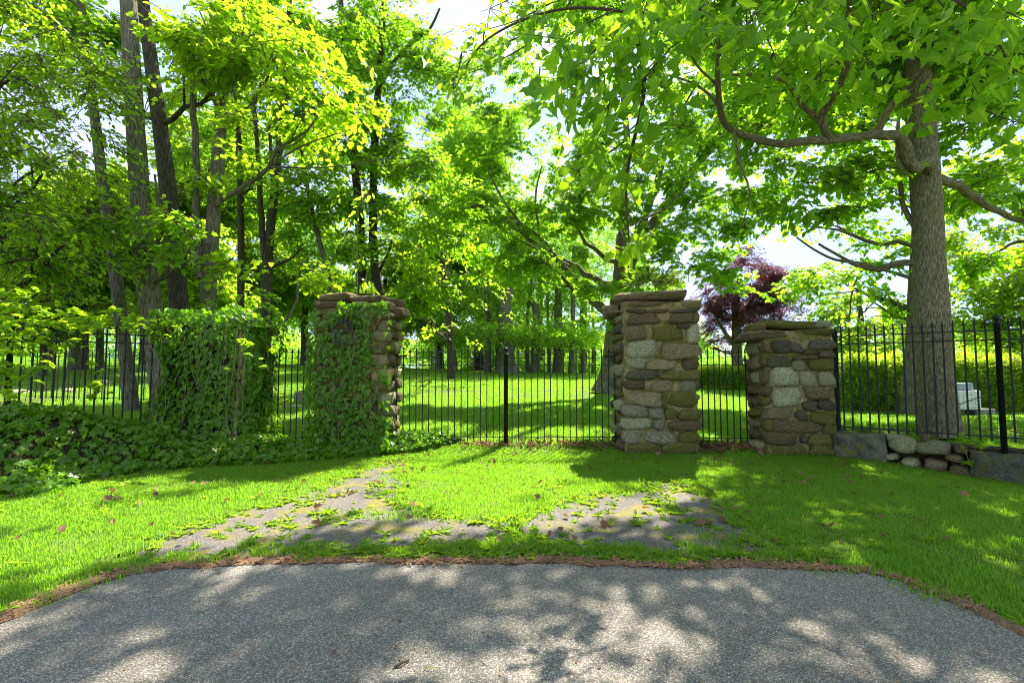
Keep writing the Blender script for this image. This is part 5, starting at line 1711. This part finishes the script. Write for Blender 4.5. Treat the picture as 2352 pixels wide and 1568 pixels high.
for i in range(26):
    x0 = rng.uniform(-5.9, -4.2)
    z0 = rng.uniform(.9, 2.3)
    y0 = 7.64
    stems.append(([(x0, y0, z0), (x0 + rng.normal(0, .06), y0 - .05, z0 - .4), (x0 + rng.normal(0, .12), y0 - .02, z0 - .5 - rng.random() * .7)], [.0035, .003, .0015]))
for i in range(9):
    x0 = -4.32 + rng.normal(0, .05)
    stems.append(([(x0, 7.66, 2.0), (x0 + rng.normal(0, .04), 7.6, 1.3), (x0 + rng.normal(0, .06), 7.58, .6), (x0 + .1 + rng.normal(0, .1), 7.5, .25)], [.0032, .003, .003, .002]))
ivy4 = ivy_on('ivy', 'thick ivy mass burying the low outer left pier', P, N, (.045, .115), stems, group='ivy on the piers')
mb = MB()
ring = []
v, f = [], []
for j, z in enumerate(np.linspace(0, top - .22, 9)):
    for i in range(24):
        a = 2 * math.pi * i / 24
        ca, sa = math.cos(a), math.sin(a)
        l = (abs(ca) ** 3.2 + abs(sa) ** 3.2) ** (-1 / 3.2)
        s = (.76 if j < 7 else .6)
        v.append((cx + hx * ca * l * s, cy_ + hy * sa * l * s, z))
for j in range(8):
    for i in range(24):
        f.append((j * 24 + i, j * 24 + (i + 1) % 24, (j + 1) * 24 + (i + 1) % 24, (j + 1) * 24 + i))
f.append(tuple(range(8 * 24, 9 * 24)))
mb.add(v, f, smooth=True)
mb.build('old_stems', M['soil'], ivy4)

# ivy bank along the foot of the left fence
FRONT = GL([(-260, 1180), (0, 1142), (110, 1142), (200, 1108), (330, 1083), (480, 1074), (620, 1066), (760, 1058), (860, 1050), (960, 1040), (1010, 1028), (1065, 1014)])
BACK = np.array([(-9.4, 5.3), (-8.2, 5.8), (-7.55, 6.4), (-7.2, 6.75), (-6.5, 7.35), (-5.7, 7.9), (-4.9, 7.9), (-4.2, 8.2), (-3.4, 8.1), (-2.6, 8.05), (-1.9, 8.5), (-1.2, 8.75)])
HGT = np.array([.8, .82, .84, .86, .74, .42, .24, .18, .16, .14, .12, .07])
def bank_pt(u, v):
    i = min(int(u), 10)
    t = u - i
    a = FRONT[i] * (1 - t) + FRONT[i + 1] * t
    b = BACK[i] * (1 - t) + BACK[i + 1] * t
    h = HGT[i] * (1 - t) + HGT[i + 1] * t
    p = a * (1 - v) + b * v
    z = h * (sst(0, .75, v) * .85 + .15 * v) + .22 * noise.fractal(Vector((p[0] * 1.3, p[1] * 1.3, 0)), 1, 2, 3) * min(1, v * 3)
    return np.array([p[0], p[1], float(gz(p[0], p[1])) + max(0, z)])
nu, nvv = 90, 16
v = [bank_pt(11 * i / (nu - 1), j / (nvv - 1) * 1.06) - np.array([0, 0, .05]) for i in range(nu) for j in range(nvv)]
f = [(i * nvv + j, (i + 1) * nvv + j, (i + 1) * nvv + j + 1, i * nvv + j + 1) for i in range(nu - 1) for j in range(nvv - 1)]
mb = MB()
mb.add(v, f, smooth=True)
P, N = [], []
for i in range(10500):
    u, vv = rng.random() * 11, rng.random()
    p = bank_pt(u, vv)
    e = .02
    pu_, pv_ = bank_pt(min(u + e, 11), vv) - p, bank_pt(u, min(vv + e, 1.05)) - p
    if np.linalg.norm(pu_) < 1e-6 or np.linalg.norm(pv_) < 1e-6: continue
    n_ = np.cross(pu_, pv_)
    n_ /= np.linalg.norm(n_) + 1e-9
    if n_[2] < 0: n_ = -n_
    P.append(p + n_ * (rng.random() ** 1.5) * .11)
    N.append(n_ + np.array([0, -.25, .25]))
bank = ivy_on('ivy', 'low bank of ivy along the foot of the left fence and piers', P, N, (.045, .12), [], cat='ivy', tilt=.55)
mb.build('leaf_litter', M['soil'], bank)
BANKP = np.vstack([FRONT, BACK[::-1]])

# climbing creeper with five-part leaves on top of the left fence
def creeper_src(i):
    rs = random.Random(i + 90)
    mb = MB()
    for k in range(5):
        add_leaf(mb, 'oval', (0, 0, 0), (k - 2) * .72 + rs.uniform(-.1, .1), rs.uniform(-.35, .05), rs.uniform(-.3, .3), 1 - .12 * abs(k - 2), .22, .25)
    mb.add([(-.012, 0, 0), (.012, 0, 0), (.006, -.9, .25), (-.006, -.9, .25)], [(0, 1, 2, 3)])
    me = mb.mesh('creeper_leaf')
    me.materials.append(M['creeper'])
    return me
K['creeper'] = []
for i in range(3):
    source('creeperleaf_%d' % i, creeper_src(i))
    K['creeper'].append('creeperleaf_%d' % i)
P = []
for (x, y, s, sy, d, n) in [(20, 700, 60, 26, 6.4, 46), (90, 730, 50, 24, 6.6, 42), (170, 735, 50, 16, 6.9, 34), (240, 735, 50, 14, 7.1, 30), (320, 745, 50, 12, 7.4, 22), (40, 790, 40, 40, 6.4, 34), (30, 860, 34, 40, 6.4, 18), (130, 790, 40, 26, 6.7, 14), (220, 850, 26, 40, 7.0, 8), (590, 800, 40, 40, 7.5, 10), (240, 890, 20, 20, 6.9, 6), (0, 760, 40, 50, 6.3, 30)]:
    for i in range(n):
        P.append(W(x + rng.normal(0, s), y + rng.normal(0, sy), d + rng.normal(0, .16)))
P = np.array(P)
cr = empty('creeper_vine', (P[:, 0].mean(), P[:, 1].mean(), 0), 'bright five-fingered creeper draped over the top of the left fence', 'vine')
scatter('leaves', K['creeper'], P, np.c_[rng.normal(.35, .4, len(P)), rng.normal(0, .4, len(P)), rng.normal(3.1, .9, len(P))], rng.uniform(.07, .125, len(P)), cr)
mb = MB()
dF = FLB - FLA
for i in range(10):
    t0 = rng.uniform(.02, .5)
    a = FLA + dF * t0
    b = FLA + dF * (t0 + .12)
    q, r = smooth_path([(a[0], a[1] - .02, rng.uniform(.6, 1.2)), (a[0] + .05, a[1] - .04, 1.7), (b[0], b[1] - .04, 1.95), (b[0] - .4, b[1] - .3, 2.1)], [.004, .004, .003, .002], .1)
    mb.tube(q, r, 5)
o = mb.build('stems', M['twig'], cr)
o['kind'] = 'stuff'
# a shoot of the same kind in the boulder wall
def small_plant(name, label, pts, sc, keys, rotf, cat='plant', stem=None, group=None):
    pts = np.array(pts)
    root = empty(name, (pts[:, 0].mean(), pts[:, 1].mean(), pts[:, 2].min()), label, cat, group)
    n = len(pts)
    scatter('leaves', keys, pts, rotf(n), np.full(n, 1.0) * rng.uniform(sc[0], sc[1], n), root)
    if stem:
        mb = MB()
        for s in stem:
            q, r = smooth_path(s, np.linspace(.006, .003, len(s)), .04)
            mb.tube(q, r, 5)
        mb.build('stem', M['vine'], root)
    return root
pl = [z5(zx, zy, .34) for zx, zy in ((1150, 1110), (1185, 1125), (1230, 1100), (1215, 1190), (1290, 1170), (1310, 1210), (1250, 1290), (1180, 1085), (1260, 1130), (1330, 1180), (1235, 1300))]
small_plant('creeper_shoot', 'small bright creeper shoot hanging over the boulders under the right fence', pl, (.055, .10), K['creeper'], lambda n: np.c_[rng.normal(.6, .3, n), rng.normal(0, .3, n), rng.normal(3.1, .8, n)], stem=[[pl[0], pl[3], pl[5]], [pl[3], pl[6]]])
# sapling and spiky tuft on the cap of the ivy clad pier, shrub on the cap of the bare pier
K['sap'] = make_sprays('sap', 'oval', 7, .10, .3, M['creeper'], 2)
s0 = W(822, 668, YF + .35)
sp_pts = []
for (x, y) in ((830, 640), (815, 600), (840, 590), (812, 540), (850, 530), (800, 500), (870, 480), (830, 470), (790, 450), (855, 440), (880, 500)):
    sp_pts.append(W(x, y, YF + .35 + rng.normal(0, .1)))
small_plant('sapling', 'thin upright sapling growing out of the cap of the ivy clad pier', sp_pts, (.8, 1.3), K['sap'], lambda n: np.c_[rng.normal(-.1, .3, n), rng.normal(0, .3, n), rng.uniform(0, 6.28, n)], stem=[[s0 - np.array([0, 0, .1]), W(820, 580, YF + .35), W(823, 450, YF + .35)]])
def blade_mesh(n, seed, h, w, spread):
    rs = random.Random(seed)
    mb = MB()
    for i in range(n):
        a = rs.uniform(0, 6.28)
        r = rs.random() ** .5 * spread
        x, y = r * math.cos(a), r * math.sin(a)
        hh = h * rs.uniform(.5, 1.15)
        b = rs.uniform(0, 6.28)
        lean = rs.uniform(.1, .6) * hh
        dx, dy = math.cos(b), math.sin(b)
        px_, py_ = -dy * w * rs.uniform(.7, 1.3), dx * w * rs.uniform(.7, 1.3)
        mx_, my_ = x + dx * lean * .35, y + dy * lean * .35
        v = [(x - px_, y - py_, -.005), (x + px_, y + py_, -.005), (mx_ + px_ * .8, my_ + py_ * .8, hh * .6), (mx_ - px_ * .8, my_ - py_ * .8, hh * .6), (x + dx * lean, y + dy * lean, hh)]
        mb.add(v, [(0, 1, 2, 3), (3, 2, 4)])
    return mb.mesh('grass_tuft')
def gsrc(key, *a, mat='grass'):
    me = blade_mesh(*a)
    me.materials.append(M[mat])
    source(key, me)
    return key
sk = [gsrc('spiky_%d' % i, 9, i, .2, .012, .05, mat='weed') for i in range(2)]
t0 = W(838, 672, YF + .3)
small_plant('grass_tuft', 'spiky green tuft on the cap of the ivy clad pier', [t0, t0 + np.array([.1, .05, 0]), t0 + np.array([-.06, .06, 0])], (.8, 1.1), sk, lambda n: np.c_[np.zeros(n), np.zeros(n), rng.uniform(0, 6, n)])
K['shrub'] = make_sprays('shrub', 'lance', 12, .10, .22, M['weed'], 2, droop=-.2)
pts = [W(1500 + rng.normal(0, 32), 650 + rng.normal(0, 8), YF + .45 + rng.normal(0, .12)) for i in range(46)]
small_plant('shrub', 'leafy bright green shrub growing on top of the tall bare pier', pts, (.7, 1.2), K['shrub'], lambda n: np.c_[rng.normal(.7, .4, n), rng.normal(0, .3, n), rng.uniform(0, 6.28, n)], cat='shrub')

# ------------------------------------------------------------------ grass, weeds, litter (stuff)
gk = [gsrc('lawn_%d' % i, 85, i + 5, .030, .0024, .17) for i in range(4)]
gf = [gsrc('backlawn_%d' % i, 150, i + 15, .075, .006, .5) for i in range(3)]
gt = [gsrc('tall_%d' % i, 40, i + 25, .065, .003, .07) for i in range(2)]
def ground_pts(n, x0, x1, y0, y1):
    P = np.c_[rng.uniform(x0, x1, n), rng.uniform(y0, y1, n)]
    return P
def near_edge(P, poly, dist):
    d = np.full(len(P), 1e9)
    for i in range(0, len(poly)):
        d = np.minimum(d, np.hypot(P[:, 0] - poly[i, 0], P[:, 1] - poly[i, 1]))
    return d < dist
PIERB = [(-3.4, -2.05, 8.05, 9.1), (1.82, 3.2, 8.05, 9.1), (4.15, 5.45, 8.0, 8.75), (-5.7, -4.4, 8, 8.8)]
def base_mask(P):
    m = ~inpoly(P, road_poly) & ~(inpoly(P, MULCH) & (rng.random(len(P)) < .6))
    for (a, b, c, d_) in PIERB:
        m &= ~((P[:, 0] > a) & (P[:, 0] < b) & (P[:, 1] > c) & (P[:, 1] < d_))
    return m
vis = lambda P, mg=.25: abs(P[:, 0]) < P[:, 1] * 1.06 + .6 + mg
P = ground_pts(25000, -11, 12.5, 1.6, 9.0)
m = base_mask(P) & vis(P, 2.2) & ~inpoly(P, BANKP)
inap = inpoly(P, AP1) | inpoly(P, AP2)
nz = np.array([noise.fractal(Vector((p[0] * 1.6, p[1] * 1.6, 5)), 1, 2, 3) for p in P])
m &= ~(inap & (nz < .6))
BANDX = GL([(330, 1270), (900, 1260), (1150, 1235), (1560, 1270), (1800, 1270), (1820, 1306), (1200, 1299), (330, 1312)])
m &= ~(inpoly(P, BANDX) & (rng.random(len(P)) < .72))
m &= ~((near_edge(P, AP1, .16) | near_edge(P, AP2, .16)) & (rng.random(len(P)) < .6))
bald = np.array([noise.fractal(Vector((p[0] * 2.3, p[1] * 2.3, 15)), 1, 2, 3) for p in P])
m &= ~((bald > .42) & (rng.random(len(P)) < .8))
dead_gate = (abs(P[:, 1] - 8.6) < .22) & (P[:, 0] > -.6)
m &= ~(dead_gate & (rng.random(len(P)) < .8))
fe = (P[:, 0] - FA[0]) * .69 + (P[:, 1] - FA[1]) * .72
m &= ~((P[:, 0] > 5.4) & (fe > -.12) & (fe < .5))
P = P[m]
n = len(P)
sc = rng.uniform(.75, 1.25, n) * (1 + .5 * np.clip(nz[m], -.6, .6))
o = scatter('grass', gk, np.c_[P, gz(P[:, 0], P[:, 1])], np.c_[rng.normal(0, .06, n), rng.normal(0, .06, n), rng.uniform(0, 6.28, n)], sc)
tag(o, 'short mown grass of the front verge between road and gate', 'grass')
# back lawn
P1 = ground_pts(5200, -14, 16, 8.9, 17)
P2_ = ground_pts(9500, -40, 34, 16, 46)
P = np.vstack([P1, P2_])
m = base_mask(P) & vis(P, 1.5)
P = P[m]
n = len(P)
o = scatter('grass', gf, np.c_[P, gz(P[:, 0], P[:, 1])], np.c_[rng.normal(0, .03, n), rng.normal(0, .03, n), rng.uniform(0, 6.28, n)], rng.uniform(.75, 1.15, n) * np.where(P[:, 1] > 20, 1.25, .95))
tag(o, 'wide sunlit lawn behind the iron gate', 'grass')
# weeds: plantain and dandelion rosettes, clover, along the apron and the edges
def rosette(i, kind, n, size, up):
    rs = random.Random(i + 200)
    mb = MB()
    for k in range(n):
        add_leaf(mb, kind, (0, 0, .004), k * 6.283 / n + rs.uniform(-.3, .3), rs.uniform(up[0], up[1]), rs.uniform(-.3, .3), size * rs.uniform(.6, 1.15), .25, .35)
    me = mb.mesh('weed')
    me.materials.append(M['weed'])
    return me
wk = []
for i, (kd, n_, s_, up) in enumerate([('oval', 7, .10, (.3, .9)), ('lance', 9, .13, (.4, 1.1)), ('lance', 11, .10, (.3, 1.0)), ('quad', 14, .05, (.1, 1.2)), ('oval', 10, .06, (.2, 1.2))]):
    source('weed_%d' % i, rosette(i, kd, n_, s_, up))
    wk.append('weed_%d' % i)
cl = []
for (poly, cnt) in ((AP1, 420), (AP2, 300)):
    lo, hi = poly.min(0) - .15, poly.max(0) + .15
    Q = np.c_[rng.uniform(lo[0], hi[0], 4000), rng.uniform(lo[1], hi[1], 4000)]
    ne = near_edge(Q, poly, .13)
    cl.append(Q[ne][:cnt])
    ins = inpoly(Q, poly)
    nzq = np.array([noise.fractal(Vector((p[0] * 2.2, p[1] * 2.2, 31)), 1, 2, 3) for p in Q])
    cl.append(Q[ins & (nzq > .14)][:int(cnt * .7)])
band = GL([(600, 1290), (900, 1262), (1200, 1230), (1400, 1255), (1560, 1285), (1900, 1312), (1500, 1300), (1200, 1292), (900, 1288)])
Q = np.c_[rng.uniform(-3, 3.2, 9000), rng.uniform(3.6, 5.2, 9000)]
cl.append(Q[inpoly(Q, band)][:420])
ee = EDGE[(EDGE[:, 0] > -4.5) & (EDGE[:, 0] < 4.8)]
ii = rng.integers(0, len(ee), 360)
cl.append(ee[ii] + np.c_[rng.normal(0, .1, 360), .16 + abs(rng.normal(0, .13, 360))])
Q = ground_pts(900, -7, 8, 3, 8)
cl.append(Q[base_mask(Q) & ~inpoly(Q, BANKP)][:420])
Q = ground_pts(3600, -8, 9, 2.5, 8.6)
nzq = np.array([noise.fractal(Vector((p[0] * .9, p[1] * .9, 61)), 1, 2, 3) for p in Q])
cl.append(Q[base_mask(Q) & ~inpoly(Q, BANKP) & (nzq > .1)])
wl_ = GL([(1920, 1060), (2050, 1075), (2230, 1112), (2352, 1130), (2352, 1150), (2150, 1120), (1920, 1090)])
Q = np.c_[rng.uniform(4, 9, 6000), rng.uniform(4.5, 8.2, 6000)]
cl.append(Q[inpoly(Q, wl_)][:70])
P = np.vstack(cl)
P = P[~inpoly(P, road_poly) & vis(P)]
n = len(P)
o = scatter('weeds', wk, np.c_[P, gz(P[:, 0], P[:, 1]) + .006], np.c_[rng.normal(0, .1, n), rng.normal(0, .1, n), rng.uniform(0, 6.28, n)], rng.uniform(.3, .75, n))
tag(o, 'plantain and dandelion weeds along the old asphalt', 'weeds')
Q = np.vstack([cl[0][:150], cl[2][:110], cl[5][:200]])
Q = Q[~inpoly(Q, road_poly)]
n = len(Q)
o = scatter('tall_grass', gt, np.c_[Q, gz(Q[:, 0], Q[:, 1])], np.c_[rng.normal(0, .1, n), rng.normal(0, .1, n), rng.uniform(0, 6.28, n)], rng.uniform(.5, 1.1, n))
tag(o, 'longer unmown grass tufts round the old asphalt patches', 'grass')
# wood chips and dead leaves
def chip_mesh(i):
    rs = random.Random(i)
    mb = MB()
    mb.box((-.5, -.16, -.04), (.5, .16, .05))
    me = mb.mesh('wood_chip')
    for v in me.vertices:
        v.co += Vector((rs.uniform(-.14, .14), rs.uniform(-.07, .07), rs.uniform(-.03, .03)))
    me.materials.append(M['chip'])
    return me
ck = []
for i in range(4):
    source('chip_%d' % i, chip_mesh(i))
    ck.append('chip_%d' % i)
ii = rng.integers(0, len(pr), 3600)
t = rng.random(3600) ** 1.1
P = pr[ii] + nrm_[ii] * (-.02 + t * wd[ii] + rng.normal(0, .02, 3600))[:, None] + rng.normal(0, .02, (3600, 2))
n = len(P)
o = scatter('wood_chips', ck, np.c_[P, gz(P[:, 0], P[:, 1]) + .022 + rng.random(n) * .008], np.c_[rng.normal(0, .25, n), rng.normal(0, .25, n), rng.uniform(0, 6.28, n)], rng.uniform(.012, .045, n))
tag(o, 'reddish brown wood chips and litter along the road edge', 'litter')
def dead_src(i):
    rs = random.Random(i + 400)
    mb = MB()
    add_leaf(mb, 'maple' if i % 2 else 'oval', (0, -.4, .05), 0, 0, 0, 1.0, rs.uniform(.3, .7), rs.uniform(-.3, .4))
    me = mb.mesh('dead_leaf')
    me.materials.append(M['dead'])
    return me
dk = []
for i in range(4):
    source('deadleaf_%d' % i, dead_src(i))
    dk.append('deadleaf_%d' % i)
cl = [np.c_[rng.uniform(-.9, 1.85, 330), rng.normal(8.62, .13, 330)], np.c_[rng.uniform(3.2, 4.3, 330), rng.normal(8.5, .2, 330)], np.c_[rng.uniform(-6, 7, 240), rng.uniform(3.9, 8.0, 240)]]
q = FA + np.outer(rng.random(150), FB - FA) + rng.normal(0, .1, (150, 2)) + np.array([.12, .14])
cl.append(q)
P = np.vstack(cl)
P = P[~inpoly(P, road_poly)]
n = len(P)
zz_ = gz(P[:, 0], P[:, 1]) + .02 + rng.random(n) * .03
o = scatter('leaf_litter', dk, np.c_[P, zz_], np.c_[rng.normal(0, .4, n), rng.normal(0, .4, n), rng.uniform(0, 6.28, n)], rng.uniform(.04, .10, n))
tag(o, 'brown dead leaves gathered under the gates and on the grass', 'litter')
Q = np.c_[rng.uniform(-4, 4, 420), rng.uniform(1.3, 3.75, 420)]
Q = Q[inpoly(Q, road_poly)]
n = len(Q)
o = scatter('road_crumbs', ck + dk, np.c_[Q, np.full(n, .016)], np.c_[rng.normal(0, .2, n), rng.normal(0, .2, n), rng.uniform(0, 6.28, n)], rng.uniform(.008, .022, n))
tag(o, 'scattered chips and leaf scraps on the asphalt', 'litter')
# twigs lying about and a winged maple seed on the road
for (pts, lab) in (([(1255, 1300), (1275, 1290), (1300, 1284)], 'grey crooked twig on the mulch edge in the middle'), ([(905, 1542), (925, 1535), (940, 1525)], 'thin dark twig on the asphalt at the bottom')):
    pp = [G(*p) + np.array([0, 0, .03 if i == 1 else .022]) for i, p in enumerate(pts)]
    q, r = smooth_path(pp, [.007, .006, .004], .02)
    mb = MB()
    mb.tube(q, r, 6)
    tag(mb.build('twig', M['twig']), lab, 'twig', 'fallen twigs')
mb = MB()
g0 = G(988, 1546)
add_leaf(mb, 'lance', (g0[0], g0[1], .022), 1.2, .05, 0, .035, .2, .1)
add_leaf(mb, 'lance', (g0[0], g0[1], .022), -1.3, .05, 0, .035, .2, .1)
tag(mb.build('maple_seed', M['creeper']), 'pale green winged maple seed lying on the asphalt', 'seed')
